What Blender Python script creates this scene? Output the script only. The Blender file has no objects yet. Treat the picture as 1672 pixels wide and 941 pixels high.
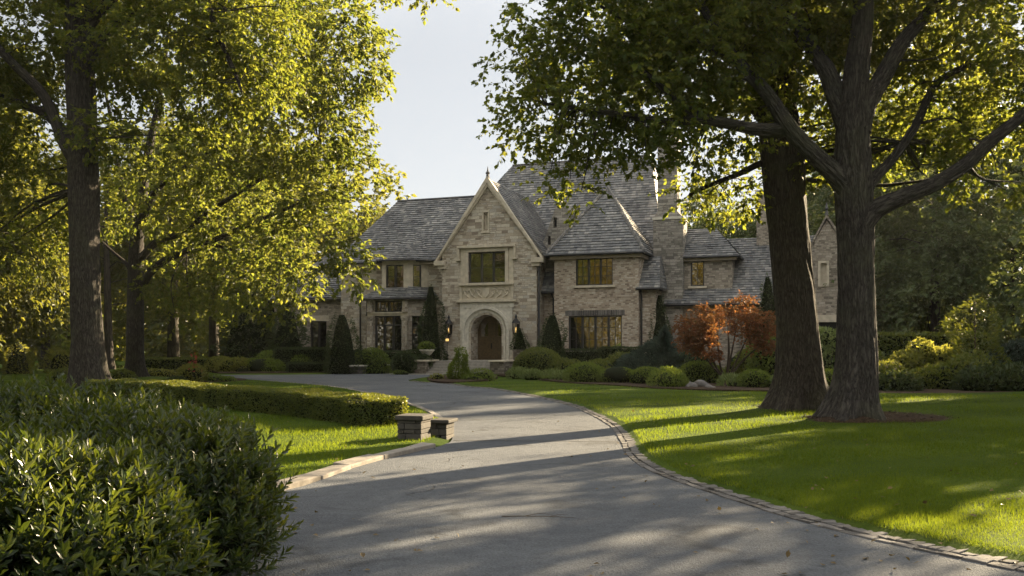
import bpy, math, random
import numpy as np
from mathutils import Vector, Matrix
from mathutils.geometry import tessellate_polygon

rng = np.random.default_rng(11)
random.seed(11)
C = bpy.context.scene.collection
sc = bpy.context.scene

# ---------------------------------------------------------------- camera model
F, HZ, CX, EYE = 1448.0, 566.0, 836.0, 1.8
def G(px, py, z=0.0):                       # point of the ground seen at a pixel of the photo
    Y = F * (EYE - z) / (py - HZ)
    return np.array([(px - CX) / F * Y, Y, z])
def P(px, py, Y):                           # point at a known distance
    return np.array([(px - CX) / F * Y, Y, EYE - (py - HZ) / F * Y])

cam = bpy.data.cameras.new("camera"); cam_o = bpy.data.objects.new("camera", cam); C.objects.link(cam_o)
cam_o.location = (0, 0, EYE); cam_o.rotation_euler = (math.radians(90), 0, 0)
cam.sensor_width = 36; cam.lens = 36 * F / 1672; cam.shift_y = (HZ - 470.5) / 1672
cam.clip_start = 0.1; cam.clip_end = 6000
sc.camera = cam_o

# ---------------------------------------------------------------- light
SUN_AZ, SUN_EL = 46.0, 19.0
CLOUD_FILL = 3.4
w = bpy.data.worlds.new("World"); sc.world = w; w.use_nodes = True
nt = w.node_tree; nt.nodes.clear()
out = nt.nodes.new("ShaderNodeOutputWorld"); bg = nt.nodes.new("ShaderNodeBackground")
sky = nt.nodes.new("ShaderNodeTexSky"); sky.sky_type = 'NISHITA'; sky.sun_disc = False
sky.sun_elevation = math.radians(SUN_EL); sky.sun_rotation = math.radians(SUN_AZ)
sky.air_density = 1.0; sky.dust_density = 0.3; sky.ozone_density = 1.2
hs = nt.nodes.new("ShaderNodeHueSaturation"); hs.inputs['Saturation'].default_value = 0.5
nt.links.new(sky.outputs[0], hs.inputs['Color']); gm = nt.nodes.new("ShaderNodeGamma"); gm.inputs[1].default_value = 0.36      # thin bright haze evens the sky out
nt.links.new(hs.outputs[0], gm.inputs[0]); 
# unseen overhead cloud glow added to the sky to brighten the shaded facade
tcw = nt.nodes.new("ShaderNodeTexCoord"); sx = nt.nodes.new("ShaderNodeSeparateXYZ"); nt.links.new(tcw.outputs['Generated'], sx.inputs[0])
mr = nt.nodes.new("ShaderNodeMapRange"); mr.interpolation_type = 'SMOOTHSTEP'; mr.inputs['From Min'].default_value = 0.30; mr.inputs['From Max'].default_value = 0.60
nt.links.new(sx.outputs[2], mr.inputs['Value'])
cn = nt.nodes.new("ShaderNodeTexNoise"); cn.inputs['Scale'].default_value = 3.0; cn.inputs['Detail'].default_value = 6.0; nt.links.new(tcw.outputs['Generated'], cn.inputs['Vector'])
cr_ = nt.nodes.new("ShaderNodeMapRange"); cr_.inputs['From Min'].default_value = 0.3; cr_.inputs['From Max'].default_value = 0.65; cr_.inputs['To Max'].default_value = CLOUD_FILL
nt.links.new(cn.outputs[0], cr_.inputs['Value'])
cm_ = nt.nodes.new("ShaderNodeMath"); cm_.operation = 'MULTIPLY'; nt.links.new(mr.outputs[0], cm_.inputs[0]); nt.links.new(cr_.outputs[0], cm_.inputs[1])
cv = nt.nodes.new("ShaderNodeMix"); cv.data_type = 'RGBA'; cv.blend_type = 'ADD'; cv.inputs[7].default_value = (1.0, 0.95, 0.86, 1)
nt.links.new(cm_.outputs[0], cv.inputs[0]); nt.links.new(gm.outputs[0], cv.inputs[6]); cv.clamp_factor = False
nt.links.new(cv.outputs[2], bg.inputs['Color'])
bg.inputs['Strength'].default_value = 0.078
nt.links.new(bg.outputs[0], out.inputs['Surface'])
sun = bpy.data.lights.new("sun", 'SUN'); sun_o = bpy.data.objects.new("sun", sun); C.objects.link(sun_o)
sun.energy = 5.0; sun.angle = math.radians(0.55); sun.color = (1.0, 0.80, 0.52)
a, e = math.radians(SUN_AZ), math.radians(SUN_EL)
sdir = Vector((math.sin(a) * math.cos(e), math.cos(a) * math.cos(e), math.sin(e)))
sun_o.rotation_euler = (-sdir).to_track_quat('-Z', 'Y').to_euler()
sun_o.location = sdir * 200
vs = sc.view_settings; vs.view_transform = 'Standard'; vs.look = 'None'; vs.gamma = 1.0; vs.exposure = 2.55
vs.use_curve_mapping = False
sc.cycles.max_bounces = 8; sc.cycles.diffuse_bounces = 4; sc.cycles.glossy_bounces = 3
sc.cycles.transmission_bounces = 4; sc.cycles.caustics_reflective = False; sc.cycles.caustics_refractive = False
sc.cycles.use_denoising = True
sc.cycles.sample_clamp_indirect = 6.0

# ---------------------------------------------------------------- materials
def mat(name):
    m = bpy.data.materials.new(name); m.use_nodes = True
    t = m.node_tree; t.nodes.clear()
    o = t.nodes.new("ShaderNodeOutputMaterial")
    return m, t, o
def N(t, typ, **kw):
    n = t.nodes.new("ShaderNode" + typ)
    for k, v in kw.items():
        if k in n.inputs: n.inputs[k].default_value = v
        else: setattr(n, k, v)
    return n
def L(t, a, b): t.links.new(a, b)
def col(c): return (c[0], c[1], c[2], 1.0)
def ramp(t, stops, interp='LINEAR'):
    r = t.nodes.new("ShaderNodeValToRGB"); cr = r.color_ramp; cr.interpolation = interp
    while len(cr.elements) < len(stops): cr.elements.new(0.5)
    for el, (p, c) in zip(cr.elements, stops):
        el.position = p; el.color = col(c) if len(c) == 3 else c
    return r
def mixc(t, fac, a, b, mode='MIX'):
    m = t.nodes.new("ShaderNodeMix"); m.data_type = 'RGBA'; m.blend_type = mode
    for s, i in ((fac, 0), (a, 6), (b, 7)):
        if hasattr(s, 'node'): L(t, s, m.inputs[i])
        elif i == 0: m.inputs[0].default_value = s
        else: m.inputs[i].default_value = col(s)
    return m.outputs[2]
def mth(t, op, a, b=0.0):
    m = t.nodes.new("ShaderNodeMath"); m.operation = op
    for i, s in enumerate((a, b)):
        if hasattr(s, 'node'): L(t, s, m.inputs[i])
        else: m.inputs[i].default_value = s
    return m.outputs[0]
def simple(name, c, rough=0.6, metal=0.0, noise=0.0, nscale=8.0, bump=0.0, spec=0.5):
    m, t, o = mat(name)
    b = N(t, "BsdfPrincipled"); b.inputs['Roughness'].default_value = rough; b.inputs['Metallic'].default_value = metal
    b.inputs['Specular IOR Level'].default_value = spec
    tc = N(t, "TexCoord")
    nz = N(t, "TexNoise", Scale=nscale, Detail=6.0); L(t, tc.outputs['Object'], nz.inputs['Vector'])
    if noise > 0:
        c0 = tuple(x * (1 - noise) for x in c); c1 = tuple(min(1, x * (1 + noise)) for x in c)
        r = ramp(t, [(0.3, c0), (0.7, c1)]); L(t, nz.outputs[0], r.inputs[0]); L(t, r.outputs[0], b.inputs['Base Color'])
    else: b.inputs['Base Color'].default_value = col(c)
    if bump > 0:
        bp = N(t, "Bump", Strength=bump, Distance=0.02); L(t, nz.outputs[0], bp.inputs['Height']); L(t, bp.outputs[0], b.inputs['Normal'])
    L(t, b.outputs[0], o.inputs[0]); return m

def leafmat(name, c0, c1, t0, t1, trans=0.45, rough=0.5, spec=0.35, clump=0.6, dull=None):
    """c0..c1 reflected colour over the random leaves, t0..t1 the light that comes through."""
    m, t, o = mat(name)
    g = N(t, "NewGeometry"); tc = N(t, "TexCoord")
    nz = N(t, "TexNoise", Scale=clump, Detail=2.0); L(t, tc.outputs['Object'], nz.inputs['Vector'])
    f = mth(t, 'ADD', mth(t, 'MULTIPLY', g.outputs['Random Per Island'], 0.65), mth(t, 'MULTIPLY', mth(t, 'SUBTRACT', nz.outputs[0], 0.3), 0.8))
    f = mth(t, 'MINIMUM', mth(t, 'MAXIMUM', f, 0.0), 1.0)
    ca = mixc(t, f, c0, c1); cb = mixc(t, f, t0, t1)
    b = N(t, "BsdfPrincipled"); b.inputs['Roughness'].default_value = rough; b.inputs['Specular IOR Level'].default_value = spec
    L(t, ca, b.inputs['Base Color'])
    tr = N(t, "BsdfTranslucent"); L(t, cb, tr.inputs['Color'])
    mx = N(t, "MixShader"); mx.inputs[0].default_value = trans
    L(t, b.outputs[0], mx.inputs[1]); L(t, tr.outputs[0], mx.inputs[2]); L(t, mx.outputs[0], o.inputs[0])
    return m

def bark(name, c0, c1, ridge=9.0, strength=1.0, dist=0.05):
    m, t, o = mat(name)
    uv = N(t, "UVMap"); mp = N(t, "Mapping"); mp.inputs['Scale'].default_value = (1, 0.17, 1)
    L(t, uv.outputs[0], mp.inputs[0])
    wn = N(t, "TexNoise", Scale=5.0, Detail=3.0); L(t, mp.outputs[0], wn.inputs['Vector'])
    ws = N(t, "VectorMath"); ws.operation = 'MULTIPLY_ADD'
    L(t, wn.outputs['Color'], ws.inputs[0]); ws.inputs[1].default_value = (0.10, 0.10, 0); L(t, mp.outputs[0], ws.inputs[2])
    v = N(t, "TexNoise", Scale=ridge, Detail=3.0, Roughness=0.55); L(t, ws.outputs[0], v.inputs['Vector'])
    rg = mth(t, 'MINIMUM', mth(t, 'MULTIPLY', mth(t, 'ABSOLUTE', mth(t, 'SUBTRACT', v.outputs[0], 0.5)), 7.0), 1.0)
    v2 = N(t, "TexNoise", Scale=ridge * 2.1, Detail=3.0); L(t, ws.outputs[0], v2.inputs['Vector'])
    rg2 = mth(t, 'MINIMUM', mth(t, 'MULTIPLY', mth(t, 'ABSOLUTE', mth(t, 'SUBTRACT', v2.outputs[0], 0.5)), 8.0), 1.0)
    n2 = N(t, "TexNoise", Scale=ridge * 4.0, Detail=8.0, Roughness=0.7); L(t, ws.outputs[0], n2.inputs['Vector'])
    hgt = mth(t, 'ADD', mth(t, 'ADD', mth(t, 'MULTIPLY', rg, 0.5), mth(t, 'MULTIPLY', rg2, 0.22)), mth(t, 'MULTIPLY', n2.outputs[0], 0.35))
    r = ramp(t, [(0.2, c0), (0.85, c1)]); L(t, hgt, r.inputs[0])
    tc = N(t, "TexCoord"); n3 = N(t, "TexNoise", Scale=0.9, Detail=4.0); L(t, tc.outputs['Object'], n3.inputs['Vector'])
    moss = ramp(t, [(0.5, (0, 0, 0)), (0.75, (0.5, 0.5, 0.5))]); L(t, n3.outputs[0], moss.inputs[0])
    cc = mixc(t, moss.outputs[0], r.outputs[0], (c1[0] * 0.8, c1[1] * 0.95, c1[2] * 0.6))
    b = N(t, "BsdfPrincipled"); b.inputs['Roughness'].default_value = 0.9; b.inputs['Specular IOR Level'].default_value = 0.2
    L(t, cc, b.inputs['Base Color'])
    bp = N(t, "Bump", Strength=strength, Distance=dist); L(t, hgt, bp.inputs['Height']); L(t, bp.outputs[0], b.inputs['Normal'])
    L(t, b.outputs[0], o.inputs[0]); return m

def masonry(name, stops, bw, bh, mortar, msize=0.012, warp=0.05, bump=1.0, dist=0.05, second=None, stain=0.18, rough=0.88):
    """irregular coursed stone or brick in the wall's own metres (UV)"""
    m, t, o = mat(name)
    uv = N(t, "UVMap")
    wn = N(t, "TexNoise", Scale=1.3, Detail=3.0); L(t, uv.outputs[0], wn.inputs['Vector'])
    ws = N(t, "VectorMath"); ws.operation = 'MULTIPLY_ADD'
    L(t, wn.outputs['Color'], ws.inputs[0]); ws.inputs[1].default_value = (warp, warp * 1.2, 0); L(t, uv.outputs[0], ws.inputs[2])
    def layer(bw, bh):
        b = N(t, "TexBrick"); b.offset = 0.5; b.squash = 0.7; b.squash_frequency = 3; b.offset_frequency = 2
        b.inputs['Scale'].default_value = 1.0; b.inputs['Mortar Size'].default_value = msize; b.inputs['Mortar Smooth'].default_value = 0.5
        b.inputs['Bias'].default_value = 0.0; b.inputs['Brick Width'].default_value = bw; b.inputs['Row Height'].default_value = bh
        b.inputs['Color1'].default_value = (0, 0, 0, 1); b.inputs['Color2'].default_value = (1, 1, 1, 1); b.inputs['Mortar'].default_value = (0.5, 0.5, 0.5, 1)
        L(t, ws.outputs[0], b.inputs['Vector']); return b.outputs['Color'], b.outputs['Fac']
    c, f = layer(bw, bh)
    if second:
        c2, f2 = layer(*second)
        sel = N(t, "TexNoise", Scale=0.8, Detail=1.0); L(t, uv.outputs[0], sel.inputs['Vector'])
        s = ramp(t, [(0.49, (0, 0, 0)), (0.53, (1, 1, 1))]); L(t, sel.outputs[0], s.inputs[0])
        c = mixc(t, s.outputs[0], c, c2); f = mixc(t, s.outputs[0], f, f2)
    r = ramp(t, stops); L(t, c, r.inputs[0])
    fine = N(t, "TexNoise", Scale=14.0, Detail=8.0, Roughness=0.65); L(t, uv.outputs[0], fine.inputs['Vector'])
    fr = ramp(t, [(0.3, (0.72, 0.72, 0.72)), (0.7, (1.15, 1.13, 1.1))]); L(t, fine.outputs[0], fr.inputs[0])
    cc = mixc(t, 1.0, r.outputs[0], fr.outputs[0], 'MULTIPLY')
    st = N(t, "TexNoise", Scale=0.45, Detail=5.0); L(t, uv.outputs[0], st.inputs['Vector'])
    sr = ramp(t, [(0.35, (1 - stain,) * 3), (0.62, (1.05, 1.05, 1.05))]); L(t, st.outputs[0], sr.inputs[0])
    cc = mixc(t, 1.0, cc, sr.outputs[0], 'MULTIPLY')
    cc = mixc(t, f, cc, mortar)
    b = N(t, "BsdfPrincipled"); b.inputs['Roughness'].default_value = rough; b.inputs['Specular IOR Level'].default_value = 0.25
    L(t, cc, b.inputs['Base Color'])
    big = N(t, "TexNoise", Scale=4.0, Detail=4.0); L(t, ws.outputs[0], big.inputs['Vector'])
    h = mth(t, 'ADD', mth(t, 'MULTIPLY', mth(t, 'SUBTRACT', 1.0, f), 0.8), mth(t, 'ADD', mth(t, 'MULTIPLY', fine.outputs[0], 0.35), mth(t, 'ADD', mth(t, 'MULTIPLY', c, 0.45), mth(t, 'MULTIPLY', big.outputs[0], 0.6))))
    bp = N(t, "Bump", Strength=bump, Distance=dist); L(t, h, bp.inputs['Height']); L(t, bp.outputs[0], b.inputs['Normal'])
    L(t, b.outputs[0], o.inputs[0]); return m

def slate(name, stops, bw=0.32, row=0.25, dist=0.06):
    m, t, o = mat(name)
    uv = N(t, "UVMap")
    wn = N(t, "TexNoise", Scale=2.5, Detail=3.0); L(t, uv.outputs[0], wn.inputs['Vector'])
    ws = N(t, "VectorMath"); ws.operation = 'MULTIPLY_ADD'
    L(t, wn.outputs['Color'], ws.inputs[0]); ws.inputs[1].default_value = (0.03, 0.05, 0); L(t, uv.outputs[0], ws.inputs[2])
    b = N(t, "TexBrick"); b.offset = 0.5; b.squash = 0.8; b.squash_frequency = 3
    b.inputs['Scale'].default_value = 1.0; b.inputs['Mortar Size'].default_value = 0.008; b.inputs['Mortar Smooth'].default_value = 0.2
    b.inputs['Brick Width'].default_value = bw; b.inputs['Row Height'].default_value = row
    b.inputs['Color1'].default_value = (0, 0, 0, 1); b.inputs['Color2'].default_value = (1, 1, 1, 1); b.inputs['Mortar'].default_value = (0.1, 0.1, 0.1, 1)
    L(t, ws.outputs[0], b.inputs['Vector'])
    sep = N(t, "SeparateXYZ"); L(t, ws.outputs[0], sep.inputs[0])
    fr = mth(t, 'FRACT', mth(t, 'DIVIDE', sep.outputs[1], row))
    fine = N(t, "TexNoise", Scale=9.0, Detail=6.0); L(t, uv.outputs[0], fine.inputs['Vector'])
    r = ramp(t, stops); L(t, b.outputs['Color'], r.inputs[0])
    fr2 = ramp(t, [(0.3, (0.7, 0.7, 0.7)), (0.7, (1.2, 1.2, 1.2))]); L(t, fine.outputs[0], fr2.inputs[0])
    cc = mixc(t, 1.0, r.outputs[0], fr2.outputs[0], 'MULTIPLY')
    st = N(t, "TexNoise", Scale=0.5, Detail=4.0); L(t, uv.outputs[0], st.inputs['Vector'])
    sr = ramp(t, [(0.35, (0.75, 0.75, 0.77)), (0.65, (1.15, 1.12, 1.05))]); L(t, st.outputs[0], sr.inputs[0])
    cc = mixc(t, 1.0, cc, sr.outputs[0], 'MULTIPLY')
    s = N(t, "BsdfPrincipled"); s.inputs['Roughness'].default_value = 0.55; s.inputs['Specular IOR Level'].default_value = 0.5
    L(t, cc, s.inputs['Base Color'])
    h = mth(t, 'ADD', mth(t, 'MULTIPLY', mth(t, 'SUBTRACT', 1.0, fr), 1.0), mth(t, 'ADD', mth(t, 'MULTIPLY', b.outputs['Color'], 0.45), mth(t, 'MULTIPLY', fine.outputs[0], 0.3)))
    bp = N(t, "Bump", Strength=1.0, Distance=dist); L(t, h, bp.inputs['Height']); L(t, bp.outputs[0], s.inputs['Normal'])
    L(t, s.outputs[0], o.inputs[0]); return m

M = {}
M['stone'] = masonry('ledge_stone', [(0.0, (0.255, 0.208, 0.162)), (0.3, (0.449, 0.384, 0.301)), (0.55, (0.547, 0.479, 0.385)), (0.8, (0.620, 0.563, 0.465)), (1.0, (0.408, 0.372, 0.329))],
                     0.62, 0.21, (0.30, 0.26, 0.20), 0.012, 0.10, 0.9, 0.05, second=(0.42, 0.13))
M['rubble'] = masonry('rubble_stone', [(0.0, (0.174, 0.151, 0.125)), (0.5, (0.366, 0.318, 0.258)), (1.0, (0.465, 0.413, 0.345))],
                      0.40, 0.16, (0.24, 0.21, 0.16), 0.014, 0.14, 0.9, 0.055, second=(0.28, 0.11))
M['greystone'] = masonry('grey_stone', [(0.0, (0.17, 0.158, 0.136)), (0.5, (0.31, 0.286, 0.245)), (1.0, (0.41, 0.38, 0.33))],
                         0.55, 0.2, (0.13, 0.12, 0.105), 0.012, 0.10, 1.0, 0.07, second=(0.4, 0.14))
M['brick'] = masonry('tumbled_brick', [(0.0, (0.235, 0.179, 0.134)), (0.4, (0.437, 0.351, 0.268)), (0.75, (0.527, 0.445, 0.347)), (1.0, (0.591, 0.523, 0.433))],
                     0.26, 0.105, (0.34, 0.30, 0.24), 0.012, 0.035, 0.9, 0.022, stain=0.15)
M['wallstone'] = masonry('garden_stone', [(0.0, (0.10, 0.085, 0.065)), (0.5, (0.2, 0.17, 0.135)), (1.0, (0.3, 0.27, 0.22))],
                         0.32, 0.12, (0.06, 0.052, 0.042), 0.01, 0.05, 1.0, 0.04)
M['slate'] = slate('roof_slate', [(0.0, (0.060, 0.057, 0.053)), (0.5, (0.135, 0.127, 0.116)), (0.85, (0.21, 0.195, 0.172)), (1.0, (0.30, 0.275, 0.235))])
M['lime'] = simple('limestone', (0.50, 0.435, 0.33), 0.8, 0, 0.2, 3.0, 0.35)
M['limeg'] = simple('weathered_limestone', (0.54, 0.50, 0.42), 0.85, 0, 0.2, 5.0, 0.4)
M['dark'] = simple('dark_bronze', (0.022, 0.020, 0.018), 0.45, 0.0)
M['lead'] = simple('lead_gutter', (0.05, 0.05, 0.052), 0.45, 0.3, 0.2, 6.0)
M['soffit'] = simple('eave_timber', (0.30, 0.25, 0.18), 0.7, 0, 0.15, 4.0)
M['wood'] = simple('oak_door', (0.095, 0.062, 0.026), 0.4, 0, 0.3, 7.0, 0.15)
M['black'] = simple('black_iron', (0.012, 0.012, 0.012), 0.4, 0.5)
M['void'] = simple('dark_opening', (0.01, 0.009, 0.008), 0.8)
# reflective old glass
m, t, o = mat('window_glass')
b = N(t, "BsdfPrincipled"); b.inputs['Base Color'].default_value = (0.012, 0.011, 0.009, 1); b.inputs['Roughness'].default_value = 0.03
b.inputs['IOR'].default_value = 1.5
gl = N(t, "BsdfGlossy"); gl.inputs['Roughness'].default_value = 0.0; gl.inputs['Color'].default_value = (0.95, 0.9, 0.8, 1)
tc = N(t, "TexCoord"); nz = N(t, "TexNoise", Scale=2.6, Detail=1.0); L(t, tc.outputs['Object'], nz.inputs['Vector'])
bp = N(t, "Bump", Strength=1.0, Distance=0.006); L(t, nz.outputs[0], bp.inputs['Height'])
L(t, bp.outputs[0], gl.inputs['Normal']); L(t, bp.outputs[0], b.inputs['Normal'])
mx = N(t, "MixShader"); mx.inputs[0].default_value = 0.28; L(t, b.outputs[0], mx.inputs[1]); L(t, gl.outputs[0], mx.inputs[2]); L(t, mx.outputs[0], o.inputs[0])
M['glass'] = m
m, t, o = mat('lamp_glow'); em = N(t, "Emission"); em.inputs['Color'].default_value = (1.0, 0.62, 0.2, 1); em.inputs['Strength'].default_value = 0.22
L(t, em.outputs[0], o.inputs[0]); M['glow'] = m

M['bark'] = bark('furrowed_bark', (0.016, 0.014, 0.012), (0.080, 0.070, 0.060), 14.0)
M['bark2'] = bark('brown_bark', (0.017, 0.014, 0.010), (0.074, 0.061, 0.046), 15.0)
M['barkfar'] = bark('far_bark', (0.02, 0.017, 0.013), (0.075, 0.062, 0.05), 5.0)
YG0, YG1 = (0.20, 0.24, 0.018), (0.42, 0.40, 0.035)
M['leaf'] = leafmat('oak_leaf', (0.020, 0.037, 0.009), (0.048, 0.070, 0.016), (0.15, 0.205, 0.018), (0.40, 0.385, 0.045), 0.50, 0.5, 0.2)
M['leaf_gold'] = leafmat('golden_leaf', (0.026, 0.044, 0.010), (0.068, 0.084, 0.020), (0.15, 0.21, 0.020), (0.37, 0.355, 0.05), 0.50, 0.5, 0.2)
M['leaf_amber'] = leafmat('amber_leaf', (0.06, 0.055, 0.008), (0.13, 0.10, 0.015), (0.32, 0.28, 0.02), (0.52, 0.42, 0.04), 0.5, 0.6, 0.1)  # amber chosen so the unseen reflected trees turn the window panes golden
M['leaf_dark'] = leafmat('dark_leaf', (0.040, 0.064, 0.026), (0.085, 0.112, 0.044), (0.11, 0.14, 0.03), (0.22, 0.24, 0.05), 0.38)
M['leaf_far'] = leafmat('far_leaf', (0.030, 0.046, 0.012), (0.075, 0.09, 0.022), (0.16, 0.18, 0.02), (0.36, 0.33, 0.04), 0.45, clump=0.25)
M['laurel'] = leafmat('glossy_laurel', (0.010, 0.021, 0.006), (0.026, 0.044, 0.011), (0.09, 0.14, 0.012), (0.27, 0.29, 0.025), 0.28, 0.30, 0.40, 2.0)
M['box'] = leafmat('box_leaf', (0.034, 0.058, 0.013), (0.078, 0.108, 0.024), (0.15, 0.18, 0.015), (0.34, 0.32, 0.03), 0.38, 0.4, 0.4, 1.5)
M['yew'] = leafmat('yew_needles', (0.026, 0.043, 0.016), (0.060, 0.084, 0.028), (0.05, 0.07, 0.012), (0.12, 0.13, 0.02), 0.3, 0.5, 0.3, 1.0)
M['spruce'] = leafmat('blue_spruce', (0.030, 0.048, 0.036), (0.062, 0.088, 0.068), (0.06, 0.085, 0.05), (0.12, 0.15, 0.09), 0.25, 0.5, 0.3, 1.0)
M['juniper'] = leafmat('juniper', (0.062, 0.098, 0.018), (0.13, 0.175, 0.034), (0.16, 0.22, 0.02), (0.32, 0.36, 0.04), 0.38, 0.5, 0.3, 1.2)
M['hosta'] = leafmat('hosta_leaf', (0.070, 0.105, 0.035), (0.15, 0.19, 0.08), (0.2, 0.26, 0.05), (0.36, 0.4, 0.1), 0.38, 0.45, 0.3, 1.5)
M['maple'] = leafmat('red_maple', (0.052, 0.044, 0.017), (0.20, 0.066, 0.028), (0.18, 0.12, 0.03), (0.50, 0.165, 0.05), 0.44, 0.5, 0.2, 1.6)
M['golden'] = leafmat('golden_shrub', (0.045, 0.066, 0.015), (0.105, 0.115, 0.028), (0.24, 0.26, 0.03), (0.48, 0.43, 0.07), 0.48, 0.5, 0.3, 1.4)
M['flower'] = leafmat('red_flower', (0.35, 0.04, 0.04), (0.5, 0.10, 0.07), (0.4, 0.05, 0.03), (0.5, 0.1, 0.05), 0.3)
M['pale'] = leafmat('pale_flower', (0.42, 0.35, 0.30), (0.6, 0.5, 0.4), (0.4, 0.3, 0.2), (0.5, 0.4, 0.3), 0.3)
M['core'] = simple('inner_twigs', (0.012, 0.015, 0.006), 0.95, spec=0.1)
M['stem'] = simple('stem', (0.05, 0.035, 0.02), 0.85)
M['rock'] = simple('field_stone', (0.12, 0.108, 0.10), 0.9, 0, 0.35, 5.0, 0.6)
M['mulch'] = simple('bark_mulch', (0.040, 0.026, 0.016), 0.95, 0, 0.6, 22.0, 1.0, spec=0.1)
M['chip'] = leafmat('mulch_chip', (0.03, 0.02, 0.013), (0.11, 0.075, 0.05), (0.02, 0.01, 0.01), (0.03, 0.02, 0.01), 0.05)
M['litter'] = leafmat('fallen_leaf', (0.06, 0.04, 0.015), (0.15, 0.10, 0.035), (0.1, 0.07, 0.02), (0.25, 0.18, 0.05), 0.2)
M['grass'] = leafmat('grass_blade', (0.030, 0.056, 0.009), (0.058, 0.093, 0.015), (0.14, 0.21, 0.010), (0.31, 0.35, 0.018), 0.5, 0.6, 0.06, 0.35)

# lawn soil + turf
m, t, o = mat('lawn_turf'); tc = N(t, "TexCoord")
n1 = N(t, "TexNoise", Scale=0.35, Detail=5.0); L(t, tc.outputs['Object'], n1.inputs['Vector'])
n2 = N(t, "TexNoise", Scale=26.0, Detail=6.0, Roughness=0.7); L(t, tc.outputs['Object'], n2.inputs['Vector'])
mp = N(t, "Mapping"); mp.inputs['Rotation'].default_value = (0, 0, math.radians(-24)); L(t, tc.outputs['Object'], mp.inputs[0])
wv = N(t, "TexWave", Scale=0.10, Distortion=0.6, Detail=1.0); wv.bands_direction = 'Y'; wv.inputs['Detail Scale'].default_value = 0.5
L(t, mp.outputs[0], wv.inputs['Vector'])
c1 = ramp(t, [(0.3, (0.033, 0.054, 0.008)), (0.7, (0.064, 0.092, 0.014))]); L(t, n2.outputs[0], c1.inputs[0])
c2 = ramp(t, [(0.35, (0.8, 0.85, 0.8)), (0.65, (1.15, 1.1, 1.0))]); L(t, n1.outputs[0], c2.inputs[0])
c3 = ramp(t, [(0.3, (0.82, 0.84, 0.82)), (0.7, (1.15, 1.12, 1.1))]); L(t, wv.outputs[0], c3.inputs[0])
cc = mixc(t, 1.0, mixc(t, 1.0, c1.outputs[0], c2.outputs[0], 'MULTIPLY'), c3.outputs[0], 'MULTIPLY')
b = N(t, "BsdfPrincipled"); b.inputs['Roughness'].default_value = 0.95; b.inputs['Specular IOR Level'].default_value = 0.04
L(t, cc, b.inputs['Base Color'])
bp = N(t, "Bump", Strength=0.8, Distance=0.03); L(t, n2.outputs[0], bp.inputs['Height']); L(t, bp.outputs[0], b.inputs['Normal'])
L(t, b.outputs[0], o.inputs[0]); M['lawn'] = m

# driveway: worn asphalt with exposed aggregate, patches, cracks
m, t, o = mat('worn_asphalt'); tc = N(t, "TexCoord")
ag = N(t, "TexVoronoi", Scale=70.0); L(t, tc.outputs['Object'], ag.inputs['Vector'])
n1 = N(t, "TexNoise", Scale=0.5, Detail=6.0, Roughness=0.6); L(t, tc.outputs['Object'], n1.inputs['Vector'])
n2 = N(t, "TexNoise", Scale=38.0, Detail=8.0, Roughness=0.75); L(t, tc.outputs['Object'], n2.inputs['Vector'])
n4 = N(t, "TexNoise", Scale=6.0, Detail=6.0, Roughness=0.7); L(t, tc.outputs['Object'], n4.inputs['Vector'])
c1 = ramp(t, [(0.25, (0.036, 0.040, 0.047)), (0.75, (0.162, 0.172, 0.186))]); L(t, n2.outputs[0], c1.inputs[0])
c2 = ramp(t, [(0.3, (0.78, 0.78, 0.8)), (0.7, (1.2, 1.18, 1.14))]); L(t, n1.outputs[0], c2.inputs[0])
c3 = ramp(t, [(0.3, (0.8, 0.8, 0.8)), (0.7, (1.15, 1.15, 1.15))]); L(t, n4.outputs[0], c3.inputs[0])
cc = mixc(t, 1.0, mixc(t, 1.0, c1.outputs[0], c2.outputs[0], 'MULTIPLY'), c3.outputs[0], 'MULTIPLY')
wn = N(t, "TexNoise", Scale=1.6, Detail=5.0); L(t, tc.outputs['Object'], wn.inputs['Vector'])
ws = N(t, "VectorMath"); ws.operation = 'MULTIPLY_ADD'; L(t, wn.outputs['Color'], ws.inputs[0]); ws.inputs[1].default_value = (1.4, 1.4, 0); L(t, tc.outputs['Object'], ws.inputs[2])
cr = N(t, "TexVoronoi", Scale=0.16); cr.feature = 'DISTANCE_TO_EDGE'; L(t, ws.outputs[0], cr.inputs['Vector'])
gate = N(t, "TexNoise", Scale=0.33, Detail=2.0); L(t, tc.outputs['Object'], gate.inputs['Vector'])
gr = ramp(t, [(0.52, (0, 0, 0)), (0.6, (1, 1, 1))]); L(t, gate.outputs[0], gr.inputs[0])
cm = ramp(t, [(0.0, (1, 1, 1)), (0.005, (0, 0, 0))]); L(t, cr.outputs['Distance'], cm.inputs[0])
n5 = N(t, "TexNoise", Scale=0.9, Detail=4.0, Roughness=0.6, Distortion=1.0); L(t, tc.outputs['Object'], n5.inputs['Vector'])
c5 = ramp(t, [(0.30, (0.62, 0.61, 0.60)), (0.42, (1, 1, 1)), (0.62, (1, 1, 1)), (0.72, (1.22, 1.2, 1.16))]); L(t, n5.outputs[0], c5.inputs[0])
cc = mixc(t, 1.0, cc, c5.outputs[0], 'MULTIPLY')
cf = mth(t, 'MULTIPLY', mth(t, 'MULTIPLY', cm.outputs[0], gr.outputs[0]), 0.9)
cc = mixc(t, cf, cc, (0.03, 0.028, 0.027))
b = N(t, "BsdfPrincipled"); b.inputs['Roughness'].default_value = 0.88; b.inputs['Specular IOR Level'].default_value = 0.18
L(t, cc, b.inputs['Base Color'])
h = mth(t, 'ADD', mth(t, 'MULTIPLY', n2.outputs[0], 0.6), mth(t, 'MULTIPLY', ag.outputs['Distance'], 0.6))
h = mth(t, 'SUBTRACT', h, cf)
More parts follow.
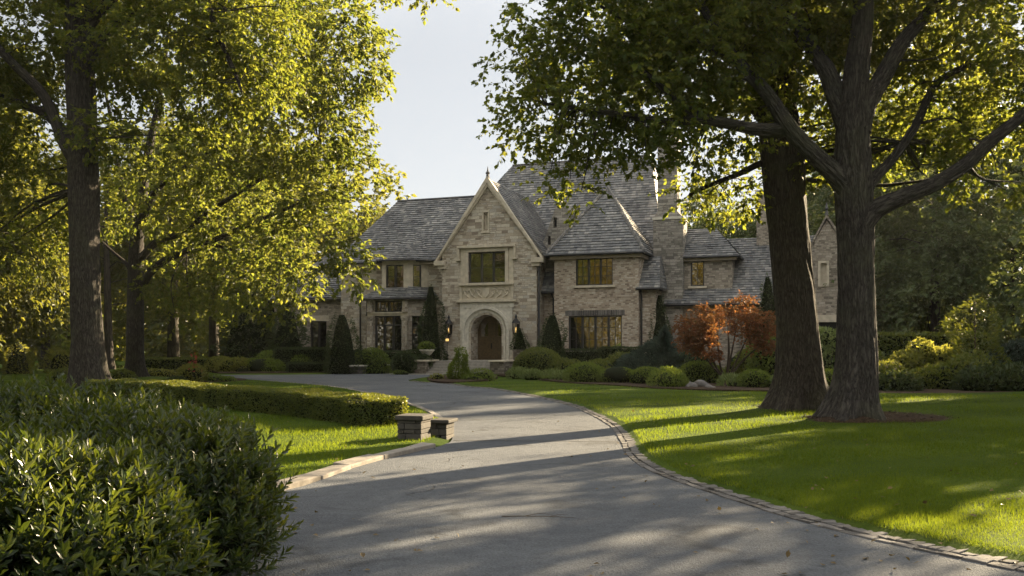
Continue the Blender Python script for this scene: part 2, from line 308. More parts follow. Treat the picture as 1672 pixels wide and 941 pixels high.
bp = N(t, "Bump", Strength=1.0, Distance=0.020); L(t, h, bp.inputs['Height']); L(t, bp.outputs[0], b.inputs['Normal'])
L(t, b.outputs[0], o.inputs[0]); M['asphalt'] = m
def slatemat():
    m, t, o = mat('roof_slates'); g = N(t, "NewGeometry"); tc = N(t, "TexCoord")
    r = ramp(t, [(0.0, (0.090, 0.093, 0.098)), (0.45, (0.145, 0.148, 0.152)), (0.85, (0.205, 0.205, 0.202)), (1.0, (0.27, 0.265, 0.25))]); L(t, g.outputs['Random Per Island'], r.inputs[0])
    n1 = N(t, "TexNoise", Scale=7.0, Detail=6.0); L(t, tc.outputs['Object'], n1.inputs['Vector']); r1 = ramp(t, [(0.3, (0.75, 0.75, 0.75)), (0.7, (1.2, 1.2, 1.2))]); L(t, n1.outputs[0], r1.inputs[0])
    n2 = N(t, "TexNoise", Scale=0.4, Detail=5.0); L(t, tc.outputs['Object'], n2.inputs['Vector']); r2 = ramp(t, [(0.35, (0.72, 0.72, 0.72)), (0.65, (1.15, 1.13, 1.08))]); L(t, n2.outputs[0], r2.inputs[0])
    b = N(t, "BsdfPrincipled"); b.inputs['Roughness'].default_value = 0.62; b.inputs['Specular IOR Level'].default_value = 0.35
    L(t, mixc(t, 1.0, mixc(t, 1.0, r.outputs[0], r1.outputs[0], 'MULTIPLY'), r2.outputs[0], 'MULTIPLY'), b.inputs['Base Color'])
    bp = N(t, "Bump", Strength=0.6, Distance=0.02); L(t, n1.outputs[0], bp.inputs['Height']); L(t, bp.outputs[0], b.inputs['Normal']); L(t, b.outputs[0], o.inputs[0]); return m
M['slates'] = slatemat()
M['joint'] = simple('joint_gap', (0.02, 0.018, 0.017), 0.9)
def blockmat(name, lo, hi, nb=9.0):
    m, t, o = mat(name); g = N(t, "NewGeometry"); tc = N(t, "TexCoord")
    nz = N(t, "TexNoise", Scale=nb, Detail=7.0, Roughness=0.7); L(t, tc.outputs['Object'], nz.inputs['Vector'])
    r = ramp(t, [(0.0, lo), (1.0, hi)]); L(t, g.outputs['Random Per Island'], r.inputs[0])
    r2 = ramp(t, [(0.3, (0.7, 0.7, 0.7)), (0.7, (1.2, 1.2, 1.2))]); L(t, nz.outputs[0], r2.inputs[0])
    b = N(t, "BsdfPrincipled"); b.inputs['Roughness'].default_value = 0.85; b.inputs['Specular IOR Level'].default_value = 0.25
    L(t, mixc(t, 1.0, r.outputs[0], r2.outputs[0], 'MULTIPLY'), b.inputs['Base Color'])
    bp = N(t, "Bump", Strength=0.8, Distance=0.02); L(t, nz.outputs[0], bp.inputs['Height']); L(t, bp.outputs[0], b.inputs['Normal'])
    L(t, b.outputs[0], o.inputs[0]); return m
M['paver'] = blockmat('brick_paver', (0.065, 0.060, 0.055), (0.165, 0.153, 0.142))
M['kerbstone'] = blockmat('kerb_stone', (0.17, 0.15, 0.125), (0.31, 0.275, 0.235), 6.0)
M['pier'] = blockmat('pier_stone', (0.042, 0.038, 0.032), (0.098, 0.088, 0.075), 6.0)
M['step'] = blockmat('step_stone', (0.26, 0.24, 0.21), (0.36, 0.335, 0.295), 5.0)

# ---------------------------------------------------------------- mesh helpers
def tag(o, label=None, cat=None, group=None, kind=None):
    if label: o['label'] = label
    if cat: o['category'] = cat
    if group: o['group'] = group
    if kind: o['kind'] = kind
    return o
def empty(name, loc, rz=0.0):
    o = bpy.data.objects.new(name, None); C.objects.link(o); o.location = loc; o.rotation_euler = (0, 0, rz)
    o.empty_display_size = 0.3
    return o
class TM:                                    # triangle / quad soup with uv, any number of pieces
    def __init__(s): s.V = []; s.T = []; s.U = []; s.Mi = []; s.n = 0; s.S = []
    def add(s, V, T, UV=None, mi=0, smooth=False):
        V = np.asarray(V, float); T = np.asarray(T, int)
        s.V.append(V); s.T.append(T + s.n); s.n += len(V)
        s.U.append(np.zeros((len(V), 2)) if UV is None else np.asarray(UV, float))
        s.Mi.append(np.full(len(T), mi)); s.S.append(np.full(len(T), smooth))
    def build(s, name, mats, parent=None, origin=None):
        V = np.concatenate(s.V); T = np.concatenate(s.T); U = np.concatenate(s.U); Mi = np.concatenate(s.Mi); S = np.concatenate(s.S)
        o0 = np.zeros(3) if origin is None else np.asarray(origin, float)
        me = bpy.data.meshes.new(name); nT = len(T)
        me.vertices.add(len(V)); me.vertices.foreach_set('co', (V - o0).astype('f').ravel())
        me.loops.add(3 * nT); me.loops.foreach_set('vertex_index', T.astype('i').ravel())
        me.polygons.add(nT); me.polygons.foreach_set('loop_start', np.arange(0, 3 * nT, 3, dtype='i'))
        me.polygons.foreach_set('material_index', Mi.astype('i')); me.polygons.foreach_set('use_smooth', S.astype(bool))
        if np.any(U):
            ul = me.uv_layers.new(name='UVMap'); ul.data.foreach_set('uv', U[T.ravel()].astype('f').ravel())
        for m in mats: me.materials.append(m)
        me.update(calc_edges=True); me.validate()
        o = bpy.data.objects.new(name, me); C.objects.link(o)
        if parent is not None: o.parent = parent
        elif origin is not None: o.location = o0
        return o
class MB:                                    # polygons with automatic metre UVs
    def __init__(s): s.v = []; s.f = []; s.m = []
    def poly(s, pts, mi=0):
        k = len(s.v); s.v += [tuple(map(float, p)) for p in pts]; s.f.append(tuple(range(k, k + len(pts)))); s.m.append(mi)
    def box(s, x0, x1, y0, y1, z0, z1, mi=0):
        s.hexa([(x0, y0, z0), (x1, y0, z0), (x1, y1, z0), (x0, y1, z0), (x0, y0, z1), (x1, y0, z1), (x1, y1, z1), (x0, y1, z1)], mi)
    def hexa(s, c, mi=0):
        k = len(s.v); s.v += [tuple(map(float, p)) for p in c]
        for f in ((3, 2, 1, 0), (4, 5, 6, 7), (0, 1, 5, 4), (1, 2, 6, 5), (2, 3, 7, 6), (3, 0, 4, 7)):
            s.f.append(tuple(k + i for i in f)); s.m.append(mi)
    def slab(s, pts, dz, mi=0):              # a polygon with thickness straight down
        pts = [tuple(map(float, p)) for p in pts]; n = len(pts)
        s.poly(pts, mi); low = [(p[0], p[1], p[2] - dz) for p in pts]; s.poly(low[::-1], mi)
        for i in range(n):
            j = (i + 1) % n; s.poly([pts[i], low[i], low[j], pts[j]], mi)
        if dz in (.1, .12): s.slates(pts)
    def slates(s, pts, row=.24, mi=1):       # overlapping courses of real slates on a roof slope
        p = np.asarray(pts, float); n = np.zeros(3)
        for i in range(len(p)): n += np.cross(p[i], p[(i + 1) % len(p)])
        n /= np.linalg.norm(n); n = n if n[2] > 0 else -n
        t = np.cross([0, 0, 1.0], n); t /= np.linalg.norm(t); b = np.cross(n, t); d0 = p[0] @ n
        q = [(x @ t, x @ b) for x in p]
        def clip(poly, ax, val, keep_hi):
            o_ = []
            for i in range(len(poly)):
                a_, c_ = poly[i], poly[(i + 1) % len(poly)]; ia = (a_[ax] >= val) == keep_hi or a_[ax] == val; ic = (c_[ax] >= val) == keep_hi or c_[ax] == val
                if ia: o_.append(a_)
                if ia != ic:
                    f = (val - a_[ax]) / (c_[ax] - a_[ax]); o_.append((a_[0] + f * (c_[0] - a_[0]), a_[1] + f * (c_[1] - a_[1])))
            return o_
        c0, c1 = min(y for _, y in q), max(y for _, y in q); k = 0
        while c0 + k * row < c1:
            lo = c0 + k * row; k += 1
            band = clip(clip(q, 1, lo, True), 1, lo + row, False)
            if len(band) < 3: continue
            x0, x1 = min(x for x, _ in band), max(x for x, _ in band); x = x0 - rng.uniform(0, .2)
            while x < x1:
                w_ = rng.uniform(.17, .40); pc = clip(clip(band, 0, x, True), 0, x + w_ - .006, False); x += w_
                if len(pc) < 3: continue
                lift = rng.uniform(.035, .07); low = lo - rng.uniform(0, .025)
                P3 = []
                for (a_, c_) in pc:
                    f = (c_ - lo) / row; cc = low if c_ - lo < 1e-6 else c_
                    P3.append(a_ * t + cc * b + (d0 + .010 + lift * (1 - f)) * n)
                a2 = sum(pc[i][0] * pc[(i + 1) % len(pc)][1] - pc[(i + 1) % len(pc)][0] * pc[i][1] for i in range(len(pc)))
                order = list(range(len(pc))); order = order if a2 > 0 else order[::-1]
                base = len(s.v); s.v += [tuple(P3[i]) for i in order]; s.f.append(tuple(range(base, base + len(order)))); s.m.append(mi)
                L0 = [i for i in range(len(order)) if pc[order[i]][1] - lo < 1e-6]
                if len(L0) == 2:
                    i0, i1 = L0; 
                    if (i0 + 1) % len(order) != i1: i0, i1 = i1, i0
                    e_ = len(s.v); s.v += [tuple(np.array(s.v[base + i0]) - n * .085), tuple(np.array(s.v[base + i1]) - n * .085)]
                    s.f.append((base + i0, e_, e_ + 1, base + i1)); s.m.append(mi)
    def prism(s, outline, B, b0, b1, mi=0):  # outline (a, c) in a wall basis pushed from b0 out to b1
        fr = [B(a, b1, c) for a, c in outline]; bk = [B(a, b0, c) for a, c in outline]
        tri = tessellate_polygon([[Vector((a, c, 0)) for a, c in outline]])
        for t in tri:
            s.poly([fr[i] for i in t], mi)
        n = len(outline)
        for i in range(n):
            j = (i + 1) % n; s.poly([bk[i], bk[j], fr[j], fr[i]], mi)
    def bbox(s, B, a0, a1, b0, b1, c0, c1, mi=0):
        s.hexa([B(a0, b1, c0), B(a1, b1, c0), B(a1, b0, c0), B(a0, b0, c0), B(a0, b1, c1), B(a1, b1, c1), B(a1, b0, c1), B(a0, b0, c1)], mi)
    def tube(s, path, r, n=8, mi=0):
        path = [Vector(p) for p in path]; k = len(s.v); rr = r if isinstance(r, (list, tuple)) else [r] * len(path)
        for i, p in enumerate(path):
            d = (path[min(i + 1, len(path) - 1)] - path[max(i - 1, 0)]).normalized()
            x = d.cross(Vector((0, 0, 1))) if abs(d.z) < 0.9 else d.cross(Vector((1, 0, 0)))
            x.normalize(); y = d.cross(x)
            for q in range(n):
                an = 2 * math.pi * q / n; s.v.append(tuple(p + (x * math.cos(an) + y * math.sin(an)) * rr[i]))
        for i in range(len(path) - 1):
            for q in range(n):
                a0 = k + i * n + q; a1 = k + i * n + (q + 1) % n
                s.f.append((a0, a1, a1 + n, a0 + n)); s.m.append(mi)
        s.f.append(tuple(k + q for q in range(n))[::-1]); s.m.append(mi)
        s.f.append(tuple(k + (len(path) - 1) * n + q for q in range(n))); s.m.append(mi)
    def lathe(s, prof, cx, cy, n=16, mi=0):
        s.tube([(cx, cy, z) for r, z in prof], [max(r, 1e-3) for r, z in prof], n, mi)
    def build(s, name, mats, parent=None, origin=None, bevel=0.0):
        me = bpy.data.meshes.new(name); o0 = Vector(origin) if origin is not None else Vector((0, 0, 0))
        me.from_pydata([tuple(Vector(p) - o0) for p in s.v], [], s.f)
        for m in (mats if isinstance(mats, (list, tuple)) else [mats]): me.materials.append(m)
        me.polygons.foreach_set('material_index', s.m)
        ul = me.uv_layers.new(name='UVMap')
        for p in me.polygons:
            n = p.normal; fl = abs(n.z) > 0.985
            t = Vector((1, 0, 0)) if fl else Vector((-n.y, n.x, 0)).normalized()
            b = Vector((0, 1, 0)) if fl else n.cross(t)
            for li in p.loop_indices:
                q = me.vertices[me.loops[li].vertex_index].co + o0
                ul.data[li].uv = (q.dot(t), q.dot(b))
        me.validate(); me.update()
        o = bpy.data.objects.new(name, me); C.objects.link(o)
        if parent is not None: o.parent = parent
        elif origin is not None: o.location = o0
        if bevel > 0:
            bv = o.modifiers.new('bevel', 'BEVEL'); bv.width = bevel; bv.segments = 2; bv.limit_method = 'ANGLE'
        return o
def unit(v): return v / np.maximum(np.linalg.norm(v, axis=-1, keepdims=True), 1e-9)
def rvec(n): return unit(rng.normal(size=(n, 3)))
_k = rng.normal(size=(24, 3)); _k = _k / np.linalg.norm(_k, axis=1, keepdims=True) * (0.6 + 1.6 * rng.random((24, 1))); _ph = rng.random(24) * 6.283
def noise3(p, scale=1.0): return np.sin((p * scale) @ _k.T + _ph).sum(1) / math.sqrt(12)
def spline(pts, step):
    pts = np.asarray(pts, float)
    if len(pts) < 2: return pts
    q = np.vstack([2 * pts[0] - pts[1], pts, 2 * pts[-1] - pts[-2]]); outp = []
    for i in range(1, len(q) - 2):
        n = max(2, int(np.linalg.norm(q[i + 1, :3] - q[i, :3]) / step))
        for k in range(n):
            u = k / n
            outp.append(0.5 * (2 * q[i] + (q[i + 1] - q[i - 1]) * u + (2 * q[i - 1] - 5 * q[i] + 4 * q[i + 1] - q[i + 2]) * u * u + (3 * q[i] - q[i - 1] - 3 * q[i + 1] + q[i + 2]) * u ** 3))
    outp.append(q[-2]); return np.array(outp)
def tube_arrays(path, rad, n, wob=0.0, flare=None, furrow=0.0, collar=0.0):
    path = np.asarray(path, float); m = len(path)
    d = np.gradient(path, axis=0); d = unit(d)
    ref = np.array([0.0, 1.0, 0.0]) if abs(d[0][1]) < 0.8 else np.array([1.0, 0, 0])
    V = []; U = []; L_ = np.concatenate([[0], np.cumsum(np.linalg.norm(np.diff(path, axis=0), axis=1))])
    th = np.linspace(0, 2 * np.pi, n + 1)
    for i in range(m):
        x = ref - d[i] * (ref @ d[i]); x /= max(np.linalg.norm(x), 1e-6); y = np.cross(d[i], x)
        ring = np.outer(np.cos(th), x) + np.outer(np.sin(th), y); r = np.full(n + 1, rad[i])
        if wob > 0:
            ww = noise3(np.column_stack([np.cos(th) * 1.6, np.sin(th) * 1.6, np.full(n + 1, L_[i] * 0.25)]) + path[0], 1.0)
            r = r * (1 + wob * ww)
        if furrow > 0:
            k = 5.5 * np.column_stack([np.cos(th), np.sin(th), np.full(n + 1, L_[i] * 0.22)]) + path[0]
            a_ = np.abs(noise3(k, 1.0)); b_ = np.abs(noise3(k * 2.1 + 7, 1.0)); sw = noise3(k * .5 + 3, 1.0)
            r = r + furrow * (np.minimum(a_, .9) - .45 + .5 * (np.minimum(b_, .9) - .45)) + furrow * .35 * sw
        if collar > 0: r = r * (1 + collar * math.exp(-L_[i] / .45))
        if flare is not None:
            fz = flare[0] * math.exp(-L_[i] / flare[1])
            r = r * (1 + fz * (1 + 0.55 * np.sin(th * 5 + 1.3) + 0.35 * np.sin(th * 3 + path[0][0])))
        V.append(path[i] + ring * r[:, None]); U.append(np.column_stack([th * np.mean(rad[:3]), np.full(n + 1, L_[i])]))
        ref = x
    V = np.concatenate(V); U = np.concatenate(U); T = []
    i, q = np.meshgrid(np.arange(m - 1), np.arange(n), indexing='ij'); a0 = (i * (n + 1) + q).ravel(); b0 = a0 + n + 1
    T = np.concatenate([np.column_stack([a0, a0 + 1, b0 + 1]), np.column_stack([a0, b0 + 1, b0])])
    return V, T, U
def leaf_arrays(base, axis, nrm, Ln, Wd, kind='rhomb', fold=0.18, curl=0.12):
    axis = unit(axis); side = unit(np.cross(axis, nrm)); nrm = np.cross(side, axis); n = len(base)
    Ln = np.broadcast_to(Ln, (n,))[:, None]; Wd = np.broadcast_to(Wd, (n,))[:, None]
    if kind == 'rhomb':
        v = np.stack([base, base + axis * Ln * .5 + side * Wd * .5 + nrm * Wd * fold, base + axis * Ln - nrm * Ln * curl, base + axis * Ln * .5 - side * Wd * .5 + nrm * Wd * fold], 1)
        t = np.array([[0, 1, 2], [0, 2, 3]])
    elif kind == 'lobed':                    # broad leaf with two shoulders
        s = lambda a_, w_, f_: base + axis * Ln * a_ + side * Wd * w_ + nrm * Wd * f_
        v = np.stack([s(0, 0, 0), s(.30, .42, .1), s(.62, .5, .16), s(.70, .22, .06), s(1, 0, -.12), s(.70, -.22, .06), s(.62, -.5, .16), s(.30, -.42, .1)], 1)
        t = np.array([[0, 1, 3], [1, 2, 3], [0, 3, 5], [3, 4, 5], [0, 5, 7], [5, 6, 7]])
    elif kind == 'lance':
        s = lambda a_, w_, f_: base + axis * Ln * a_ + side * Wd * w_ + nrm * Wd * f_ - nrm * Ln * curl * a_ * a_
        v = np.stack([s(0, 0, 0), s(.3, .40, .14), s(.68, .46, .16), s(1, 0, 0), s(.68, -.46, .16), s(.3, -.40, .14), s(.5, 0, -.04)], 1)
        t = np.array([[0, 1, 6], [1, 2, 6], [2, 3, 6], [3, 4, 6], [4, 5, 6], [5, 0, 6]])
    elif kind == 'blade':
        v = np.stack([base - side * Wd * .5, base + side * Wd * .5, base + axis * Ln], 1); t = np.array([[0, 1, 2]])
    k = v.shape[1]
    T = (np.arange(n)[:, None, None] * k + t[None]).reshape(-1, 3)
    return v.reshape(-1, 3), T
def inpoly(x, y, poly):
    poly = np.asarray(poly); c = np.zeros(len(x), bool); j = len(poly) - 1
    for i in range(len(poly)):
        xi, yi = poly[i][:2]; xj, yj = poly[j][:2]
        m_ = ((yi > y) != (yj > y)); d_ = (yj - yi) if yj != yi else 1e-9
        c ^= m_ & (x < (xj - xi) * (y - yi) / d_ + xi); j = i
    return c
def polydist(x, y, line):
    d = np.full(len(x), 1e9)
    for i in range(len(line) - 1):
        ax, ay = line[i][:2]; bx, by = line[i + 1][:2]; vx, vy = bx - ax, by - ay; l2 = max(vx * vx + vy * vy, 1e-9)
        tt = np.clip(((x - ax) * vx + (y - ay) * vy) / l2, 0, 1)
        d = np.minimum(d, np.hypot(x - ax - tt * vx, y - ay - tt * vy))
    return d
# ================================================================ GROUND, DRIVE, KERBS
left_edge = [(300, 960), (330, 925), (400, 846), (444, 807), (495, 794), (564, 769), (599, 757), (658, 743), (696, 734), (735, 722), (737, 704), (728, 686), (696, 668), (661, 657), (632, 648), (599, 641), (546, 632), (477, 626), (405, 620.5), (340, 618), (200, 615)]
far_edge = [(200, 612.3), (340, 612.5), (480, 612), (640, 610), (728, 610.5)]
right_edge = [(702, 615), (676, 619), (667, 621.5), (679, 624), (727, 627), (760, 632), (799, 635), (865, 647), (927, 662), (960, 676), (994, 695), (1012, 720), (1024, 744), (1066, 772), (1190, 815), (1340, 861), (1500, 899), (1672, 935), (1900, 985)]
def gl(pts): return np.array([G(*p) for p in pts])
LE, FE, RE = spline(gl(left_edge), .5), gl(far_edge), spline(gl(right_edge), .5)
near = np.array([[RE[-1][0] + .5, 1.0, 0], [RE[-1][0] - 1, -30, 0], [LE[0][0] - 3, -30, 0], [LE[0][0] - .2, 2.0, 0]])
drive = np.vstack([LE, FE, RE, near])
dline = np.vstack([drive, drive[:1]])

def gheight(x, y):
    ins = inpoly(x, y, drive); d = polydist(x, y, dline)
    k = np.clip(d / 0.45, 0, 1); k = k * k * (3 - 2 * k)
    roll = 0.035 * noise3(np.column_stack([x, y, 0 * x]), 0.22) * np.clip(d / 4, 0, 1)
    return np.where(ins, -0.05, -0.035 + 0.105 * k + roll)
xs = np.concatenate([[-2500, -900, -400, -220, -140, -100, -80, -66, -55, -47, -40, -35], np.arange(-31, 31.01, .25), [35, 40, 47, 55, 66, 80, 100, 140, 220, 400, 900, 2500]])
ys = np.concatenate([[-600, -200, -80, -40, -20, -10, -4, 0], np.arange(2, 66.01, .25), [70, 76, 84, 94, 108, 125, 150, 190, 260, 400, 700, 1300, 2600]])
XX, YY = np.meshgrid(xs, ys); gx, gy = XX.ravel(), YY.ravel()
near_m = (np.abs(gx) < 45) & (gy > -45) & (gy < 90)
gz = np.full(len(gx), 0.07); gz[near_m] = gheight(gx[near_m], gy[near_m])
nx, ny = len(xs), len(ys); i, j = np.meshgrid(np.arange(ny - 1), np.arange(nx - 1), indexing='ij')
a0 = (i * nx + j).ravel()
tm = TM(); tm.add(np.column_stack([gx, gy, gz]), np.concatenate([np.column_stack([a0, a0 + 1, a0 + nx + 1]), np.column_stack([a0, a0 + nx + 1, a0 + nx])]), smooth=True)
tag(tm.build('ground', [M['lawn']]), kind='structure')

mb = MB()
tri = tessellate_polygon([[Vector((p[0], p[1], 0)) for p in drive]])
for t_ in tri:
    q = [tuple(drive[k][:2]) + (0.0,) for k in t_]
    if (q[1][0] - q[0][0]) * (q[2][1] - q[0][1]) - (q[1][1] - q[0][1]) * (q[2][0] - q[0][0]) < 0: q = q[::-1]
    mb.poly(q)
j0, j1 = G(741, 719.5), G(1011, 721.5)      # the sawn joint across the drive
jp = np.linspace(0, 1, 25)[:, None] * (j1 - j0) + j0; jp[:, 1] += .02 * rng.normal(size=25)
for k in range(24):
    mb.poly([(jp[k][0], jp[k][1] - .035, .004), (jp[k + 1][0], jp[k + 1][1] - .035, .004), (jp[k + 1][0], jp[k + 1][1] + .035, .004), (jp[k][0], jp[k][1] + .035, .004)], 1)
tag(mb.build('driveway', [M['asphalt'], M['joint']]), kind='structure')
mb = MB()
ap = [G(636, 611.5), G(728, 612.5), G(840, 613.5), G(850, 607.5), G(640, 607)]
mb.slab([(p[0], p[1], .035) for p in ap], .05)
tag(mb.build('stone_apron', [M['step']]), kind='structure')

def resample(line, step):
    line = np.asarray(line)[:, :2]; s_ = np.concatenate([[0], np.cumsum(np.linalg.norm(np.diff(line, axis=0), axis=1))])
    q = np.arange(0, s_[-1], step); return np.column_stack([np.interp(q, s_, line[:, 0]), np.interp(q, s_, line[:, 1])]), q
def blocks(mb, line, o0, o1, length, h0, h1, gap=.012, jit=.15, tilt=.006, mi=0):
    """stones laid along a line between two offsets (positive = left of travel)"""
    pts, q = resample(line, .05); d = np.gradient(pts, axis=0); d /= np.maximum(np.linalg.norm(d, axis=1, keepdims=True), 1e-9); nn = np.column_stack([-d[:, 1], d[:, 0]])
    pos = 0.0; tot = q[-1]
    while pos < tot - length * .6:
        l = length * (1 + jit * rng.uniform(-1, 1)); i0 = min(int(pos / .05), len(pts) - 1); i1 = min(int((pos + l - gap) / .05 + 1e-6), len(pts) - 1)
        if i1 <= i0: i1 = min(i0 + 1, len(pts) - 1)
        e0, e1 = pts[i0] + d[i0] * (pos - i0 * .05), pts[i1] + d[i1] * (pos + l - gap - i1 * .05)
        z = rng.normal(size=4) * tilt + h1; w0 = rng.normal(0, .006); w1 = rng.normal(0, .006)
        c = [e0 + nn[i0] * (o0 + w0), e1 + nn[i1] * (o0 + w0), e1 + nn[i1] * (o1 + w1), e0 + nn[i0] * (o1 + w1)]
        lo = [(p[0], p[1], h0) for p in c]; hi = [(p[0], p[1], z[k]) for k, p in enumerate(c)]
        if o1 < o0: lo, hi = [lo[k] for k in (3, 2, 1, 0)], [hi[k] for k in (3, 2, 1, 0)]
        mb.hexa(lo + hi, mi); pos += l
# brick edging along the right of the drive (travel is towards the camera, lawn on the left hand)
mb = MB()
rs = RE[(RE[:, 1] < 46) & (RE[:, 1] > 3.5)]
blocks(mb, rs, 0.0, .10, .22, -.06, .014); blocks(mb, rs, .11, .28, .105, -.06, .024)
tag(mb.build('brick_edging', [M['paver']], bevel=.006), kind='structure')
# flat stone kerb on the left
mb = MB()
ls = LE[(LE[:, 1] < 16.7)]
blocks(mb, ls, 0.0, .30, .95, -.06, .065, .02, .3, .012)
tag(mb.build('stone_kerb', [M['kerbstone']], bevel=.018), kind='structure')
mb = MB()
ls = LE[(LE[:, 1] > 17.5) & (LE[:, 1] < 46)]
blocks(mb, ls, 0.0, .16, .5, -.06, .03, .015, .1, .008)
tag(mb.build('stone_edging', [M['kerbstone']], bevel=.008), kind='structure')

# planting beds
beds = []
def bed(name, pix=None, pts=None, z=.10, world=None):
    p = gl(pix) if pix else np.asarray(world, float)
    p = np.vstack([p, p[:1]]); p = spline(p, .6)[:-1]
    beds.append(p[:, :2]); c = p.mean(0)
    tri = tessellate_polygon([[Vector((q[0], q[1], 0)) for q in p]]); mb = MB()
    n = len(p)
    for t_ in tri:
        q = [(p[k][0], p[k][1], z) for k in t_]
        if (q[1][0] - q[0][0]) * (q[2][1] - q[0][1]) - (q[1][1] - q[0][1]) * (q[2][0] - q[0][0]) < 0: q = q[::-1]
        mb.poly(q)
    for k in range(n):
        a_, b_ = p[k], p[(k + 1) % n]; mb.poly([(a_[0], a_[1], z), (a_[0], a_[1], -.1), (b_[0], b_[1], -.1), (b_[0], b_[1], z)])
    tag(mb.build(name, [M['mulch']]), kind='structure')
bed('planting_bed', [(812, 615.5), (860, 619), (930, 628), (1000, 632), (1070, 637), (1160, 640), (1260, 642), (1400, 645), (1560, 649), (1700, 651), (1900, 653), (2000, 600), (1500, 596), (1250, 598), (1000, 600), (850, 605)])
bed('planting_bed', [(697, 620), (705, 625), (750, 627), (800, 622), (812, 617), (790, 614.5), (740, 614.5), (715, 616)])
bed('planting_bed', [(360, 611.4), (480, 610.6), (634, 609), (640, 603), (480, 602), (330, 603)])
bed('planting_bed', [(292, 625), (330, 627), (385, 625), (400, 621.5), (350, 618.5), (300, 619)])
def mound(c, rx, ry, rot, h, name='mulch_bed'):
    k, m_ = 40, 10; V = [(c[0], c[1], h)]; cr, sr = math.cos(rot), math.sin(rot); th = np.linspace(0, 2 * np.pi, k, endpoint=False); rim = 1 + .10 * np.sin(3 * th + c[0]) + .07 * np.sin(5 * th + 1)
    for r in range(1, m_ + 1):
        f = r / m_; x = np.cos(th) * rx * f * rim; y = np.sin(th) * ry * f * rim
        z = h * (1 - f * f) + .02 * (f < 1) * rng.normal(size=k) * .6; z = np.where(f > .95, -.02, z + .07)
        V += list(zip(c[0] + x * cr - y * sr, c[1] + x * sr + y * cr, z))
    T = [(0, 1 + q, 1 + (q + 1) % k) for q in range(k)]
    for r in range(m_ - 1):
        for q in range(k):
            a_, b_ = 1 + r * k + q, 1 + r * k + (q + 1) % k; T += [(a_, a_ + k, b_ + k), (a_, b_ + k, b_)]
    tm = TM(); V = np.array(V); V[0, 2] += .07; tm.add(V, T, smooth=True)
    n = int(260 * rx * ry); rr = np.sqrt(rng.random(n)) * 1.05; tt = rng.random(n) * 6.283; rm = 1 + .10 * np.sin(3 * tt + c[0]) + .07 * np.sin(5 * tt + 1)
    x, y = np.cos(tt) * rx * rr * rm, np.sin(tt) * ry * rr * rm
    b_ = np.column_stack([c[0] + x * cr - y * sr, c[1] + x * sr + y * cr, .085 + h * np.maximum(0, 1 - rr * rr)])
    ax = rvec(n) * np.array([1, 1, .35]); lv, lt = leaf_arrays(b_, ax, rvec(n) + np.array([0, 0, 1.5]), rng.uniform(.04, .13, n), rng.uniform(.015, .04, n))
    tm.add(lv, lt, mi=1)
    tag(tm.build(name, [M['mulch'], M['chip']]), kind='structure')
    beds.append(np.column_stack([c[0] + np.cos(th) * rx * rim * cr - np.sin(th) * ry * rim * sr, c[1] + np.cos(th) * rx * rim * sr + np.sin(th) * ry * rim * cr]))
RT1 = G(1395, 689); RT2 = G(1304, 671)
mound(RT1 + np.array([.42, -.05, 0]), 1.85, 1.05, .1, .17); mound(RT2 + np.array([.05, 0, 0]), 1.45, 1.0, 0, .17)

# grass you can see the blades of
def grass(name, n, ymin, ymax, hmin, hmax, w0):
    u = rng.random(n); y = 1 / (1 / ymin + u * (1 / ymax - 1 / ymin)); x = (rng.random(n) * 2 - 1) * (y * .66 + 1.2)
    keep = ~inpoly(x, y, drive)
    for b_ in beds: keep &= ~inpoly(x, y, b_)
    x, y = x[keep], y[keep]; d = polydist(x, y, dline); k2 = d > .34; x, y, d = x[k2], y[k2], d[k2]
    keep = np.ones(len(x), bool)
    for q in HEDGE_KEEP: keep &= ~inpoly(x, y, q)
    x, y = x[keep], y[keep]; n = len(x)
    z = gheight(x, y) - .01; sc_ = np.clip(y / 9, .8, 4) ** .75
    tuft = .8 + .35 * np.clip(noise3(np.column_stack([x, y, 0 * x]), 1.6), -1, 1)
    ax = np.column_stack([rng.normal(size=n) * .38, rng.normal(size=n) * .38, np.ones(n)])
    nr = rvec(n); nr[:, 2] *= .2
    V, T = leaf_arrays(np.column_stack([x, y, z]), ax, nr, rng.uniform(hmin, hmax, n) * tuft * np.clip(y / 14, .9, 1.25), w0 * sc_ * rng.uniform(.7, 1.3, n), 'blade')
    tm = TM(); tm.add(V, T); tag(tm.build(name, [M['grass']]), kind='stuff')
# ================================================================ PLANTS
def ell_points(n, c, r, zmin=None, jitter=.12):
    p = rvec(int(n)); q = p * (1 - jitter * rng.random((len(p), 1)) ** 1.5 * 2)
    pos = np.asarray(c) + q * np.asarray(r); nr = unit(p / np.asarray(r))
    if zmin is not None: k = pos[:, 2] > zmin; pos, nr = pos[k], nr[k]
    return pos, nr
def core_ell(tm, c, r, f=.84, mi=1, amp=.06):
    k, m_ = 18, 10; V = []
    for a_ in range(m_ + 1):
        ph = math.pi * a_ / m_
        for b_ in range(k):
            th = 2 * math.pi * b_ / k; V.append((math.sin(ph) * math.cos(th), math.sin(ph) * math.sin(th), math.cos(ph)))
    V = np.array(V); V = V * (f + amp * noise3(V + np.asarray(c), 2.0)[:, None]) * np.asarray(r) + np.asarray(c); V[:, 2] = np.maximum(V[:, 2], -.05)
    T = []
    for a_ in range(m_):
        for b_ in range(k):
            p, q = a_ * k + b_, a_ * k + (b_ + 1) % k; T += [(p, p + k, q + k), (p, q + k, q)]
    tm.add(V, T, mi=mi, smooth=True)
